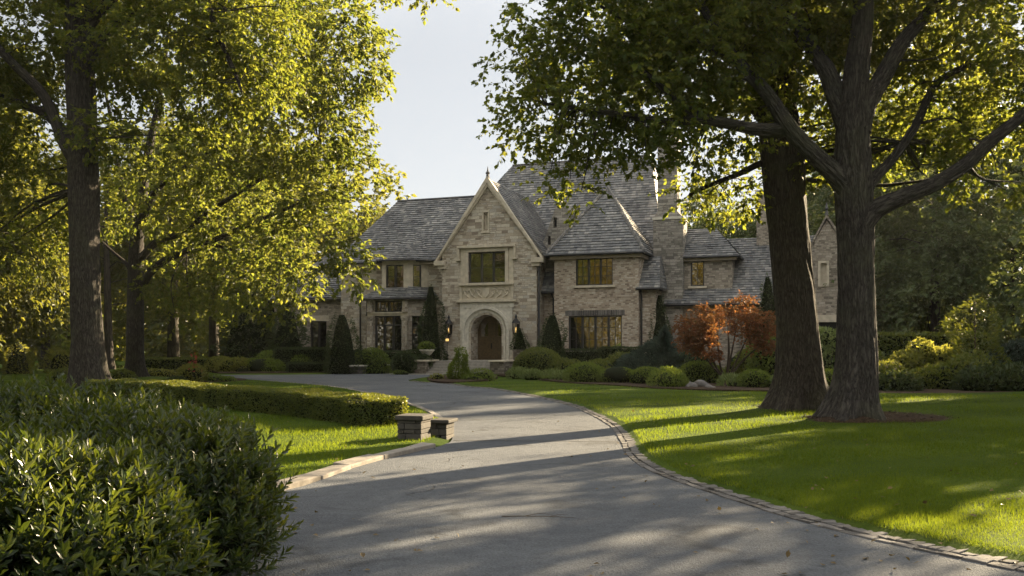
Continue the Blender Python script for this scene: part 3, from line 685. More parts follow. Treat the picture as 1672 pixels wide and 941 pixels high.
def bush(name, label, cat, ells, n, Ls, Wr=.5, mt='box', group=None, up=.3, rand=.8, kind='rhomb', core=True, jitter=.1, lump=.10, lscale=1.6, zmin=.02, coref=.84, extra=None):
    """a shrub of one or more ellipsoids [(c, r)], n leaves on each square metre"""
    tm = TM()
    for c, r in ells:
        c, r = np.asarray(c, float), np.asarray(r, float)
        area = 4 * math.pi * ((r[0] * r[1]) ** 1.6 / 3 + (r[0] * r[2]) ** 1.6 / 3 + (r[1] * r[2]) ** 1.6 / 3) ** (1 / 1.6)
        pos, nr = ell_points(n * area, c, r, zmin, jitter)
        pos = c + (pos - c) * (1 + lump * noise3(pos, lscale)[:, None])
        ax = nr * .7 + rvec(len(pos)) * rand + np.array([0, 0, up]); nn = nr + rvec(len(pos)) * .8
        Ln = rng.uniform(.7, 1.3, len(pos)) * Ls
        V, T = leaf_arrays(pos, ax, nn, Ln, Ln * Wr, kind); tm.add(V, T)
        if core: core_ell(tm, c, r, coref)
    mats = [M[mt], M['core']]
    if extra:                                # flower heads: (material, count, size)
        mats.append(M[extra[0]])
        for c, r in ells:
            pos, nr = ell_points(extra[1], c, np.asarray(r) * 1.04, zmin, .02); k = nr[:, 2] > -.1; pos, nr = pos[k], nr[k]
            for _ in range(4):
                V, T = leaf_arrays(pos, nr * .6 + rvec(len(pos)), nr + rvec(len(pos)) * .5, extra[2], extra[2] * .8); tm.add(V, T, mi=2)
    c0 = np.array(ells[0][0]) * np.array([1, 1, 0])
    return tag(tm.build(name, mats, origin=c0), label, cat, group)
def cone_tree(name, label, cat, base, h, r, n, Ls, mt='yew', group=None, power=.8, Wr=.35, droop=-.1, lump=.08, z0=.0, layers=0, core=True, out=.9):
    base = np.asarray(base, float); tm = TM()
    m_ = int(n * math.pi * r * math.hypot(r, h)); t = 1 - np.sqrt(rng.random(m_)); th = rng.random(m_) * 6.283
    rr = r * (1 - t) ** power * np.where(t < .08, .75 + t * 3, 1)
    if layers: rr = rr * (.72 + .42 * np.abs(np.sin(t * layers * math.pi + .8 * np.sin(th * 2)))) 
    ang = np.column_stack([np.cos(th), np.sin(th), np.zeros(m_)])
    pos = base + ang * rr[:, None] * (1 - .22 * rng.random((m_, 1)) ** 2) + np.array([0, 0, 1]) * (z0 + t * (h - z0))[:, None]
    pos = pos + ang * (lump * r * noise3(pos, 2.6 / max(r, .5)))[:, None]
    ax = ang * out + np.array([0, 0, droop + .3]) + rvec(m_) * .55
    Ln = rng.uniform(.6, 1.3, m_) * Ls; V, T = leaf_arrays(pos, ax, rvec(m_) + np.array([0, 0, .6]), Ln, Ln * Wr); tm.add(V, T)
    if core:
        zz = np.linspace(0, .96, 12); V, T, U = tube_arrays([base + np.array([0, 0, z0 + q * (h - z0)]) for q in zz], [max(r * .72 * (1 - q) ** power, .01) for q in zz], 14, .06); tm.add(V, T, U, 1, True)
    else:
        V, T, U = tube_arrays([base, base + np.array([0, 0, h * .95])], [r * .06, .01], 6); tm.add(V, T, U, 1, True)
    return tag(tm.build(name, [M[mt], M['core'] if core else M['stem']], origin=base), label, cat, group)
def hedge(name, label, line, wd, h, n, Ls, mt='box', group=None, cat='hedge', z0=0.0, soft=.03, closed_ends=True):
    """a clipped hedge along a ground line"""
    line = spline(np.asarray(line, float), .4); s_ = np.concatenate([[0], np.cumsum(np.linalg.norm(np.diff(line[:, :2], axis=0), axis=1))]); Lt = s_[-1]
    d = np.gradient(line, axis=0); d[:, 2] = 0; d = unit(d); nn = np.column_stack([-d[:, 1], d[:, 0], 0 * d[:, 0]])
    tm = TM()
    def at(q): return np.column_stack([np.interp(q, s_, line[:, k]) for k in range(2)] + [np.full(len(q), z0)]), unit(np.column_stack([np.interp(q, s_, nn[:, k]) for k in range(3)]))
    def put(pos, nr):
        m_ = len(pos); pos = pos + nr * (soft * noise3(pos, 3.0))[:, None] - nr * (.05 * rng.random((m_, 1)) ** 2)
        Ln = rng.uniform(.7, 1.3, m_) * Ls
        V, T = leaf_arrays(pos, nr * .8 + rvec(m_) * .8 + np.array([0, 0, .25]), nr * .6 + rvec(m_), Ln, Ln * .55); tm.add(V, T)
    for sgn in (-1, 1):
        k = int(n * Lt * h); c, nv = at(rng.random(k) * Lt); put(c + nv * sgn * wd / 2 + np.array([0, 0, 1]) * (rng.random((k, 1)) * h), nv * sgn)
    k = int(n * Lt * wd); c, nv = at(rng.random(k) * Lt); put(c + nv * (rng.random((k, 1)) - .5) * wd + np.array([0, 0, h]), np.tile([0, 0, 1.0], (k, 1)))
    for e_, sg in ((0, -1), (-1, 1)):
        k = int(n * wd * h); put(line[e_] * np.array([1, 1, 0]) + np.array([0, 0, z0]) + nn[e_] * (rng.random((k, 1)) - .5) * wd + np.array([0, 0, 1]) * (rng.random((k, 1)) * h), np.tile(d[e_] * sg, (k, 1)))
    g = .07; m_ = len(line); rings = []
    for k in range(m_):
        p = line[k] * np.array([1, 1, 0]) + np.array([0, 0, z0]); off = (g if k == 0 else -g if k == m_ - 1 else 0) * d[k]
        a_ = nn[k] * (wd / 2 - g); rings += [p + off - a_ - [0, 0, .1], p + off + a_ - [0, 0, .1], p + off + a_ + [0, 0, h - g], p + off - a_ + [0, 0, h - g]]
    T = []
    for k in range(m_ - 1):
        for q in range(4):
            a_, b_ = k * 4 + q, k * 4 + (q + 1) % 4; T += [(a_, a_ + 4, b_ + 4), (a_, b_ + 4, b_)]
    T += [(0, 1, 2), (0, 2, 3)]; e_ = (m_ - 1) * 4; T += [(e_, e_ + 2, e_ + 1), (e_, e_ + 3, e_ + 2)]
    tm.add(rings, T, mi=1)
    return tag(tm.build(name, [M[mt], M['core']], origin=line[len(line) // 2] * np.array([1, 1, 0])), label, cat, group)

# ---- trees: trunk with limbs + crown of leaf sprays on twigs
def sprays(tm, pos, outd, nleaf, Ls, Wr, kind, twig=.45, mi=0, droop=.25, stem_mi=None, flat=.7):
    """each twig end carries nleaf leaves"""
    n = len(pos); td = unit(outd * .8 + rvec(n) * .75 + np.array([0, 0, -droop])); tl = twig * rng.uniform(.6, 1.3, n)
    r_ = np.repeat(np.arange(n), nleaf); f = rng.random(len(r_)); b_ = pos[r_] + td[r_] * (tl[r_] * f)[:, None] + rng.normal(size=(len(r_), 3)) * .03 * twig
    sd = unit(np.cross(td[r_], np.array([0, 0, 1.0]))) * np.where(rng.random(len(r_)) < .5, -1, 1)[:, None]
    ax = td[r_] * .55 + sd * .75 * (rng.random((len(r_), 1)) + .2) + rvec(len(r_)) * .45 + np.array([0, 0, -.2])
    nr = np.array([0, 0, 1.0]) * flat + rvec(len(r_)) * .75
    Ln = rng.uniform(.45, 1.35, len(r_)) * Ls; V, T = leaf_arrays(b_, ax, nr, Ln, Ln * Wr, kind); tm.add(V, T, mi=mi)
    if stem_mi is not None:
        sd2 = unit(np.cross(td, rvec(n))) * .008
        v = np.stack([pos - sd2, pos + sd2, pos + td * tl[:, None]], 1).reshape(-1, 3); tm.add(v, np.arange(3 * n).reshape(-1, 3), mi=stem_mi)
def lobe_points(lobes, dens, gap=-.55, nscale=.9, inner=.45):
    out_p, out_d = [], []
    for c, r in lobes:
        c, r = np.asarray(c, float), np.asarray(r, float); vol = 4.19 * r[0] * r[1] * r[2]
        n = int(dens * vol) + 4; p = rvec(n); q = inner + (1 - inner) * rng.random((n, 1)) ** .6
        pos = c + p * q * r * (1 + .16 * noise3(p * 3 + c, 1.0)[:, None]); nr = unit(p / r)
        k = noise3(pos, nscale) > gap; out_p.append(pos[k]); out_d.append(nr[k])
    return np.concatenate(out_p), np.concatenate(out_d)
SD = np.array(sdir)
CORR = []                                    # (point, radius): clear shafts in the foliage that let the low sun reach a spot
for (px, py, r) in [(800, 738, .42), (890, 732, .45), (975, 738, .4), (760, 746, .35), (600, 795, .3), (690, 786, .36), (560, 800, .3), (560, 858, .3), (700, 843, .34), (860, 838, .32), (640, 850, .3), (1040, 878, .24), (1110, 868, .24), (1215, 908, .2), (1492, 918, .22), (960, 905, .2),
                    (850, 660, .6), (790, 669, .55), (760, 690, .5), (900, 690, .5), (1060, 700, .7), (1130, 694, .7), (1200, 682, .7), (1100, 716, .6), (1160, 706, .5), (1230, 700, .5), (1110, 738, .45), (1190, 728, .36), (1260, 712, .36), (1300, 692, .4), (1080, 688, .6), (1150, 678, .6), (1250, 686, .5), (1080, 730, .45), (1330, 700, .3),
                    (720, 770, .3), (850, 757, .35), (660, 760, .3), (820, 805, .32), (760, 815, .3), (930, 752, .3), (610, 842, .26), (780, 866, .24), (690, 742, .35), (1160, 893, .2), (1630, 835, .55), (1590, 862, .45), (1520, 862, .34), (1655, 880, .45), (1665, 820, .4), (1480, 668, .5), (1540, 662, .5), (900, 643, .4), (800, 626, .4), (440, 722, .5), (500, 722, .45), (570, 733, .42), (470, 765, .3), (420, 735, .4), (600, 664, .5), (520, 655, .5)]:
    CORR.append((G(px, py), r))
for (px, py, Y, r) in [(60, 700, 5.0, .30), (150, 712, 4.95, .28), (215, 755, 4.9, .18), (10, 740, 4.8, .16), (215, 650, 7.6, .16), (1195, 500, 41.5, 1.2), (1235, 525, 41.5, .7), (1490, 580, 40.5, 1.0), (1525, 570, 40.5, .5), (1592, 497, 39.8, .6), (28, 575, 56, 1.1), (100, 585, 58, 1.0), (40, 520, 64, 1.2), (262, 604, 53, 1.0), (312, 596, 43.6, .7), (370, 596, 60.5, 1.0), (430, 596, 60.5, .8), (80, 603, 58, 1.0), (606, 573, 59, .7), (1440, 605, 36.3, .4)]:
    CORR.append((P(px, py, Y), r))
def in_corridor(pos):
    k = np.zeros(len(pos), bool)
    for p, r in CORR:
        d = pos - p; s_ = d @ SD; off = np.linalg.norm(d - s_[:, None] * SD, axis=1)
        k |= (s_ > 3.0) & (off < r * 1.25 + .005 * s_)
    return k
def tree(name, label, trunk, limbs, lobes, cat='tree', group=None, dens=14, nleaf=9, Ls=.13, Wr=.6, kind='rhomb', mt='leaf', bk='bark', flare=(.55, .55), twig=.45, nseg=22, gap=-.55, nscale=.9, sub=4, wob=.035, droop=.25, inner=.45, step=.3, furrow=0.0):
    """trunk / limbs: lists of (x, y, z, radius); lobes: [(centre, radii)]"""
    trunk = np.asarray(trunk, float); base = trunk[0, :3] * np.array([1, 1, 1]); root = empty(name, base); tag(root, label, cat, group)
    tm = TM(); tr = spline(trunk, step); V, T, U = tube_arrays(tr[:, :3], tr[:, 3], nseg, wob, flare, furrow); tm.add(V, T, U, 0, True)
    nodes = [tr]
    for lb in limbs:
        l_ = spline(np.asarray(lb, float), step); V, T, U = tube_arrays(l_[:, :3], np.maximum(l_[:, 3], .012), max(7, nseg * 2 // 3), wob, None, furrow * .6, .3 if furrow else 0); tm.add(V, T, U, 0, True); nodes.append(l_)
    nd = np.concatenate([x[max(0, len(x) // 3):] for x in nodes])
    for c, r in lobes:                       # boughs into every lobe of the crown
        c, r = np.asarray(c, float), np.asarray(r, float)
        for s_ in range(sub):
            e_ = c + rvec(1)[0] * r * rng.uniform(.35, .85); dd = np.linalg.norm(nd[:, :3] - e_, axis=1) + np.maximum(0, nd[:, 2] - e_[2]) * .8
            a_ = nd[np.argmin(dd)]; l0 = np.linalg.norm(e_ - a_[:3])
            if l0 > 14: continue
            mid = (a_[:3] + e_) / 2 + rng.normal(size=3) * l0 * .08 + np.array([0, 0, .05 * l0]); r0 = min(a_[3] * .55, .012 + .011 * l0)
            b_ = spline([tuple(a_[:3]) + (r0,), tuple(mid) + (r0 * .65,), tuple(e_) + (.008,)], max(step, l0 / 7)); V, T, U = tube_arrays(b_[:, :3], b_[:, 3], 5); tm.add(V, T, U, 0, True)
    tm.build('trunk', [M[bk]], root, base)
    pos, od = lobe_points(lobes, dens, gap, nscale, inner); k_ = ~in_corridor(pos); pos, od = pos[k_], od[k_]; tc_ = TM()
    sprays(tc_, pos, od, nleaf, Ls, Wr, kind, twig, 0, droop, 1)
    tc_.build('crown', [M[mt], M['stem']], root, base)
    return root
def px_lobes(rows): return [(P(a_, b_, Y), (ra * Y / F, rd, rb * Y / F)) for a_, b_, Y, ra, rb, rd in rows]
def px_limb(pts, Y0, Y1=None, r0=.2, r1=.05):
    n = len(pts); Y1 = Y0 if Y1 is None else Y1
    return [tuple(P(x, y, Y0 + (Y1 - Y0) * k / (n - 1))) + (r0 + (r1 - r0) * k / (n - 1),) for k, (x, y) in enumerate(pts)]
def bg_tree(label, X, Y, h, r, n=9, mt='leaf_far', dens=2.2, Ls=.3, group=None, trunk_r=.3, z0=.28, name='tree', bk='barkfar', nleaf=8, squash=.55, gap=-.4, cat='tree', ns=.35):
    """a whole broadleaf tree farther off"""
    c0 = np.array([X, Y, 0]); lobes = []
    for k in range(n):
        f = (k + .5) / n; zz = h * (z0 + (1 - z0) * f * .88); pr = math.sin(math.pi * min(.97, .25 + .72 * f)) ** .7; an = k * 2.4 + X
        rr = r * pr * .55; lr = r * (.42 + .22 * rng.random()) * (.75 + .35 * pr)
        lobes.append((c0 + [math.cos(an) * rr, math.sin(an) * rr, zz + h * .05], (lr, lr, lr * (squash + .25))))
    lobes.append((c0 + [0, 0, h * .9], (r * .35, r * .35, h * .12))); lobes.append((c0 + [0, 0, h * .6], (r * .5, r * .5, h * .2)))
    tk = [(X, Y, 0, trunk_r), (X + rng.normal() * .1, Y, h * .3, trunk_r * .8), (X + rng.normal() * .4, Y, h * .6, trunk_r * .45), (X, Y, h * .85, .05)]
    return tree(name, label, tk, [], lobes, cat, group, dens, nleaf, Ls, .62, 'rhomb', mt, bk, (.5, .5), Ls * 3.2, 12, gap, ns, 3, .03, step=.8)
# ================================================================ THE HOUSE (own axes: u right along the front, v back, z up)
TH = math.radians(20); HO = P(791, 566, 60.0) * np.array([1, 1, 0])
house = empty('stone_house', HO, -TH)
tag(house, 'large stone manor house with steep slate roofs, entrance gable and tall chimney behind the drive', 'house')
def basis(o, t):
    o = Vector((o[0], o[1], 0)); t = Vector((t[0], t[1], 0)).normalized(); nrm = Vector((t.y, -t.x, 0))
    return lambda a, b, c: tuple(o + t * a + nrm * b + Vector((0, 0, c)))
FV = lambda v: basis((0, v), (1, 0))                # front wall on plane v (b>0 is towards the camera)
def sheet(mb, B, outer, holes=(), depth=.22, mi=0):
    loops = [outer] + [list(h) for h in holes]; flat = [p for l in loops for p in l]
    for t_ in tessellate_polygon([[Vector((a, c, 0)) for a, c in l] for l in loops]):
        q = [flat[k] for k in t_]
        ar = (q[1][0] - q[0][0]) * (q[2][1] - q[0][1]) - (q[1][1] - q[0][1]) * (q[2][0] - q[0][0])
        if ar < 0: q = q[::-1]
        mb.poly([B(a, 0, c) for a, c in q], mi)
    for h in holes:
        h = list(h); n = len(h)
        for k in range(n):
            p, q = h[k], h[(k + 1) % n]; mb.poly([B(p[0], 0, p[1]), B(p[0], -depth, p[1]), B(q[0], -depth, q[1]), B(q[0], 0, q[1])], mi)
def rect(a0, a1, c0, c1): return [(a0, c0), (a1, c0), (a1, c1), (a0, c1)]
def window(B, a0, a1, c0, c1, lights=3, transom=None, rows=3, cols=2, sill=True, depth=.2, surround=0, lintel=None, mt='dark'):
    f = MB(); b0, b1 = -depth, -depth + .10; w_ = .075
    f.bbox(B, a0, a1, b0, b1, c0, c0 + w_); f.bbox(B, a0, a1, b0, b1, c1 - w_, c1)
    f.bbox(B, a0, a0 + w_, b0, b1 - .003, c0 + w_, c1 - w_); f.bbox(B, a1 - w_, a1, b0, b1 - .003, c0 + w_, c1 - w_)
    lw = (a1 - a0 - w_) / lights
    for k in range(1, lights):
        x = a0 + w_ / 2 + lw * k; f.bbox(B, x - .055, x + .055, b0, b1 + .02, c0 + w_, c1 - w_)
    zt = c1
    if transom:
        zt = transom; f.bbox(B, a0 + w_, a1 - w_, b0, b1 + .012, zt - .045, zt + .045)
    for k in range(lights):                  # fine glazing bars
        x0 = a0 + w_ / 2 + lw * k
        for q in range(1, cols): f.bbox(B, x0 + lw * q / cols - .013, x0 + lw * q / cols + .013, b0 + .012, b1 - .04, c0 + w_, c1 - w_)
        for q in range(1, rows): f.bbox(B, x0 + .05, x0 + lw - .05, b0 + .014, b1 - .043, c0 + (zt - c0) * q / rows - .013, c0 + (zt - c0) * q / rows + .013)
    wo = f.build('window', M[mt], house)
    g = MB(); g.bbox(B, a0 + .01, a1 - .01, b0 - .05, b0 + .006, c0 + .01, c1 - .01); g.build('pane', M['glass'], wo)
    if sill:
        s = MB(); s.bbox(B, a0 - .16, a1 + .16, -.12, .13, c0 - .15, c0 - .002); s.build('sill', M['lime'], wo, bevel=.015)
    if lintel:
        s = MB(); s.bbox(B, a0 - .2, a1 + .2, -.1, .03, c1 + .002, c1 + lintel); s.build('lintel', M['lime'], wo, bevel=.01)
    if surround:
        s = MB(); q = surround
        s.bbox(B, a0 - q, a0 - .002, -.15, .07, c0, c1); s.bbox(B, a1 + .002, a1 + q, -.15, .07, c0, c1); s.bbox(B, a0 - q, a1 + q, -.15, .075, c1 + .002, c1 + q)
        s.build('surround', M['lime'], wo, bevel=.02)
    return wo
def part(name, mb, m, bevel=0.0, label=None):
    o = mb.build(name, [m, M['slates']] if 'roof' in name else m, house, bevel=bevel)
    if label: o['label'] = label
    return o
S, SL, LI = M['stone'], M['slate'], M['lime']

# ---- entrance gable
B0 = FV(0.0); GL, GR, GC, GZ = -3.13, 3.72, .28, 13.0
def arch(cx, w_, z0, zs, za, n=10):
    pts = [(cx - w_, z0)]
    for k in range(n + 1):
        t_ = k / n; x = w_ * (1 - t_); f = (1 - (1 - t_) ** 2.3) ** .55 * .88 + .12 * t_; pts.append((cx - x, zs + (za - zs) * f))
    L_ = pts[:]; return L_ + [(2 * cx - a_, c) for a_, c in L_[::-1][1:]]
AC = .12; opening = arch(AC, 1.12, .88, 2.95, 3.95)
mb = MB()
sheet(mb, B0, [(GL, -.2), (GR, -.2), (GR, 8.1), (GC, GZ - .25), (GL, 8.1)], [opening, rect(-1.17, 1.5, 6.1, 8.2), rect(-.06, .26, 9.75, 10.85)], 1.35)
for a_ in (GL, GR): mb.poly([(a_, 0, -.2), (a_, 0, 8.1), (a_, 6, 8.1), (a_, 6, -.2)])
part('gable_wall', mb, S, label='entrance gable wall of tan ledge stone')
window(B0, -1.17, 1.5, 6.1, 8.2, 3, None, 2, 1, False, .22)
mb = MB()                                    # stone frame and hood mould of the upper window
mb.bbox(B0, -1.42, -1.172, -.2, .09, 6.1, 8.2); mb.bbox(B0, 1.502, 1.75, -.2, .09, 6.1, 8.2); mb.bbox(B0, -1.42, 1.75, -.2, .095, 8.202, 8.46)
mb.bbox(B0, -1.95, 2.28, -.05, .26, 8.47, 8.64); mb.bbox(B0, -1.95, -1.78, -.05, .2, 7.75, 8.468); mb.bbox(B0, 2.11, 2.28, -.05, .2, 7.75, 8.468)
mb.bbox(B0, -2.05, -1.73, -.05, .24, 7.62, 7.748); mb.bbox(B0, 2.06, 2.38, -.05, .24, 7.62, 7.748)
mb.prism([(-.05, 8.642), (.37, 8.642), (.16, 8.78)], B0, -.05, .24)
mb.bbox(B0, -1.76, -1.43, -.05, .035, 6.1, 8.46); mb.bbox(B0, 1.76, 2.1, -.05, .035, 6.1, 8.46)
mb.bbox(B0, -1.85, 2.15, -.05, .24, 5.93, 6.098); part('window_surround', mb, LI, .02)
mb = MB()                                    # carved panel under it
mb.bbox(B0, -1.62, 1.92, -.05, .05, 4.98, 5.925)
mb.bbox(B0, -1.8, -1.62, -.05, .12, 4.98, 5.925); mb.bbox(B0, 1.92, 2.1, -.05, .12, 4.98, 5.925); mb.bbox(B0, -2.0, 2.3, -.05, .22, 4.8, 4.978)
for sx in (-1, 1):
    for k, (cx, rr) in enumerate([(.55, .26), (1.05, .3), (1.5, .2)]):
        c0 = .15 + sx * cx; mb.tube([B0(c0 + sx * math.cos(q) * rr * (1 - q / 9), .07, 5.45 + math.sin(q) * rr * (1 - q / 9)) for q in np.linspace(0, 6.4, 16)], .045, 5)
        mb.tube([B0(c0 - sx * .28, .065, 5.1), B0(c0, .09, 5.3), B0(c0 + sx * .22, .065, 5.8)], [.03, .07, .02], 5)
mb.prism([(-.1, 5.75), (-.1, 5.35), (.15, 5.08), (.4, 5.35), (.4, 5.75)], B0, .05, .13); part('carved_panel', mb, LI, .012)
mb = MB()                                    # smooth stone face round the doorway with nested mouldings
sheet(mb, lambda a_, b_, c: B0(a_, b_ + .06, c), [(-1.78, .7)] + arch(AC, 1.62, .7, 3.0, 4.42) + [(2.02, .7), (2.02, 4.79), (-1.78, 4.79)])
for (a_, z1) in ((-1.78, 4.79), (2.02, 4.79)): mb.poly([B0(a_, .06, .7), B0(a_, .06, z1), B0(a_, -.02, z1), B0(a_, -.02, .7)])
def archband(mb, w0, z0, w1, z1, d0, d1):
    o_, i_ = arch(AC, w0, .7, 3.0, z0), arch(AC, w1, .7, 3.0, z1)
    for k in range(len(o_) - 1):
        a_, b_, c_, d_ = o_[k], o_[k + 1], i_[k + 1], i_[k]
        mb.poly([B0(a_[0], d0, a_[1]), B0(d_[0], d1, d_[1]), B0(c_[0], d1, c_[1]), B0(b_[0], d0, b_[1])])
        mb.poly([B0(a_[0], d0, a_[1]), B0(b_[0], d0, b_[1]), B0(b_[0], -.1, b_[1]), B0(a_[0], -.1, a_[1])])
        mb.poly([B0(d_[0], d1, d_[1]), B0(d_[0], -.2, d_[1]), B0(c_[0], -.2, c_[1]), B0(c_[0], d1, c_[1])])
archband(mb, 1.72, 4.52, 1.55, 4.36, .19, .19); archband(mb, 1.548, 4.358, 1.40, 4.22, .10, .02); archband(mb, 1.398, 4.218, 1.27, 4.09, .07, .05); archband(mb, 1.268, 4.088, 1.125, 3.955, .0, -.14)
mb.bbox(B0, -1.8, -1.5, -.05, .16, 2.86, 3.0); mb.bbox(B0, 1.74, 2.04, -.05, .16, 2.86, 3.0)
for k in range(9):
    x = -1.6 + k * .43
    if k not in (3, 4, 5): mb.bbox(B0, x, x + .3, .06, .10, 4.42 + .0, 4.7)
part('doorway_surround', mb, M['limeg'])
mb = MB(); BD = FV(1.3)                      # the oak double door, panelled, with two glazed lights
for s0, s1 in ((-1.12, .115), (.125, 1.36)):
    mb.bbox(BD, s0, s1, -.06, .0, .88, 4.0)
    for c0, c1 in ((1.02, 1.7), (1.82, 2.35)):
        mb.bbox(BD, s0 + .15, s1 - .15, 0, .035, c0, c1); mb.bbox(BD, s0 + .24, s1 - .24, .035, .05, c0 + .09, c1 - .09)
    for q in (s0, s1 - .13): mb.bbox(BD, q, q + .13, .0, .03, .88, 3.95)
dr = part('front_door', mb, M['wood'], .008)
for s0, s1 in ((-.75, -.25), (.5, .98)):
    g = MB(); g.bbox(BD, s0, s1, .0, .025, 2.5, 3.4); g.build('door_light', M['glass'], dr)
h_ = MB(); h_.tube([BD(.02, .03, 1.95), BD(.02, .1, 1.95), BD(.02, .1, 1.72), BD(.02, .03, 1.7)], .022, 6); h_.bbox(BD, -.03, .07, .03, .045, 1.65, 2.02); h_.build('handle', M['black'], dr)
mb = MB(); mb.box(-1.1, 1.35, .02, 1.35, .80, .882); part('threshold', mb, M['step'])
mb = MB(); mb.box(-1.12, 1.36, 1.38, 1.42, .8, 4.0); part('door_backing', mb, M['void'])
# raking coping, kneelers, finial
mb = MB(); ang = math.atan2(GZ - 7.95, GC - (GL - .35))
for s_ in (-1, 1):
    ex = GC + s_ * (GC - (GL - .38)) if s_ < 0 else GR + .42
    ex = GL - .40 if s_ < 0 else GR + .44
    for (b0, b1, t0, t1) in ((-.1, .26, .0, -.26), (-.1, .17, -.26, -.40)):
        o = [(ex, 7.72 + t0 / .58), (GC, GZ + .28 + t0 / .58), (GC, GZ + .28 + t1 / .58), (ex, 7.72 + t1 / .58)]
        o = [(a_, max(c, 7.55)) for a_, c in o]
        mb.prism(o if s_ < 0 else o[::-1], B0, b0, b1)
    x0, x1 = (GL - .48, GL + .3) if s_ < 0 else (GR - .3, GR + .52)
    mb.bbox(B0, x0, x1, -.15, .34, 7.35, 7.68); mb.bbox(B0, x0 + (.25 if s_ < 0 else 0), x1 - (0 if s_ < 0 else .25), -.1, .22, 7.12, 7.348)
part('gable_coping', mb, LI, .015)
mb = MB(); mb.tube([B0(GC, .1, GZ + .1), B0(GC, .1, GZ + .42), B0(GC, .1, GZ + .5), B0(GC, .1, GZ + .62), B0(GC, .1, GZ + .95)], [.16, .1, .17, .07, .015], 8); part('finial', mb, M['lead'])
mb = MB(); mb.bbox(B0, -.16, .36, -.1, .06, 10.87, 11.0); mb.bbox(B0, -.16, -.062, -.1, .05, 9.6, 10.868); mb.bbox(B0, .262, .36, -.1, .05, 9.6, 10.868); mb.bbox(B0, -.2, .4, -.1, .07, 9.48, 9.598)
mb.bbox(B0, -.06, .26, -.3, -.2, 9.75, 10.85); part('slit_window', mb, LI)
mb = MB(); zr = GZ + .10
for s_, ex in ((-1, GL - .5), (1, GR + .55)):
    a_, b_, c_, d_ = (ex, .02, 7.82), (GC, .02, zr), (GC, 9.4, zr), (ex, 9.4, 7.82)
    mb.slab([a_, b_, c_, d_] if s_ < 0 else [b_, a_, d_, c_], .12)
part('roof', mb, SL, label='steep roof of the entrance gable')

# ---- left wing
BL = FV(1.5); mb = MB()
sheet(mb, BL, rect(-12.0, GL, -.2, 8.0)); mb.poly([(-12, 1.5, -.2), (-12, 9.5, -.2), (-12, 9.5, 8), (-12, 1.5, 8)]); part('wing_wall', mb, S)
mb = MB(); E_, R_ = 7.95, 12.95
mb.slab([(-12.5, 1.05, E_), (-2.0, 1.05, E_), (.15, 5.5, R_), (-9.4, 5.5, R_)], .12); mb.slab([(.15, 9.95, E_), (-12.5, 9.95, E_), (-9.4, 5.5, R_), (.15, 5.5, R_)], .12)
mb.slab([(-12.5, 9.95, E_), (-12.5, 1.05, E_), (-9.4, 5.5, R_)], .12); part('roof', mb, SL, label='long roof of the left wing')
mb = MB(); mb.box(-12.45, GL - .5, 1.1, 1.5, 7.62, 7.80); part('eave', mb, M['soffit'])
mb = MB(); mb.tube([(-12.5, 1.0, 7.88), (-9, 1.0, 7.88), (GL - .5, 1.0, 7.88)], .075, 6); part('gutter', mb, M['lead'])
mb = MB(); mb.tube([(-9.4, 5.5, 13.0), (-.3, 5.5, 13.0)], .09, 6); part('ridge_cap', mb, M['lead'])
# upper bay, canted
pb = [(-8.5, 1.5), (-8.1, .55), (-6.05, .55), (-4.95, 1.5)]
mb = MB()
bays = [basis(pb[k], (pb[k + 1][0] - pb[k][0], pb[k + 1][1] - pb[k][1])) for k in range(3)]
ln = [math.dist(pb[k], pb[k + 1]) for k in range(3)]
hl = [None, rect(.3, 1.72, 5.95, 7.6), rect(.38, 1.0, 5.95, 7.6)]
for k in range(3): sheet(mb, bays[k], rect(0, ln[k], 5.2, 7.9), [hl[k]] if hl[k] else [])
part('bay_wall', mb, LI)
window(bays[1], .3, 1.72, 5.95, 7.6, 2, None, 2, 1); window(bays[2], .38, 1.0, 5.95, 7.6, 1, None, 2, 1)
mb = MB(); ev = [(-8.85, 1.2, 7.97), (-8.3, .12, 7.97), (-5.9, .12, 7.97), (-4.5, 1.2, 7.97)]; ap_ = (-6.3, 2.75, 10.15)
for k in range(3): mb.slab([ev[k], ev[k + 1], ap_], .1)
part('roof', mb, SL, label='small hipped roof over the bay window')
mb = MB(); mb.tube([(p[0], p[1] - .03, 7.9) for p in ev], .07, 6); part('gutter', mb, M['lead'])
# lower bay with stone columns under a pent roof
pl = [(-9.0, 1.5), (-8.75, -.1), (-5.75, -.1), (-4.4, 1.5)]
mb = MB(); lows = [basis(pl[k], (pl[k + 1][0] - pl[k][0], pl[k + 1][1] - pl[k][1])) for k in range(3)]; ll = [math.dist(pl[k], pl[k + 1]) for k in range(3)]
hl = [None, [rect(.42, 2.58, 1.5, 3.95), rect(.42, 2.58, 4.22, 5.0)], [rect(.35, 1.7, 1.5, 3.95)]]
for k in range(3): sheet(mb, lows[k], rect(0, ll[k], -.2, 5.25), hl[k] or [])
part('bay_wall', mb, S, label='lower bay wall of tan stone')
window(lows[1], .42, 2.58, 1.5, 3.95, 3, 3.3, 1, 1, True); window(lows[1], .42, 2.58, 4.22, 5.0, 2, None, 1, 3, False); window(lows[2], .35, 1.7, 1.5, 3.95, 2, 3.3, 1, 1, True)
mb = MB(); mb.bbox(lows[1], -.1, 3.1, -.05, .12, 3.952, 4.218); mb.bbox(lows[1], .1, 2.9, .1, .2, 4.1, 4.216); part('lintel', mb, LI, .02)
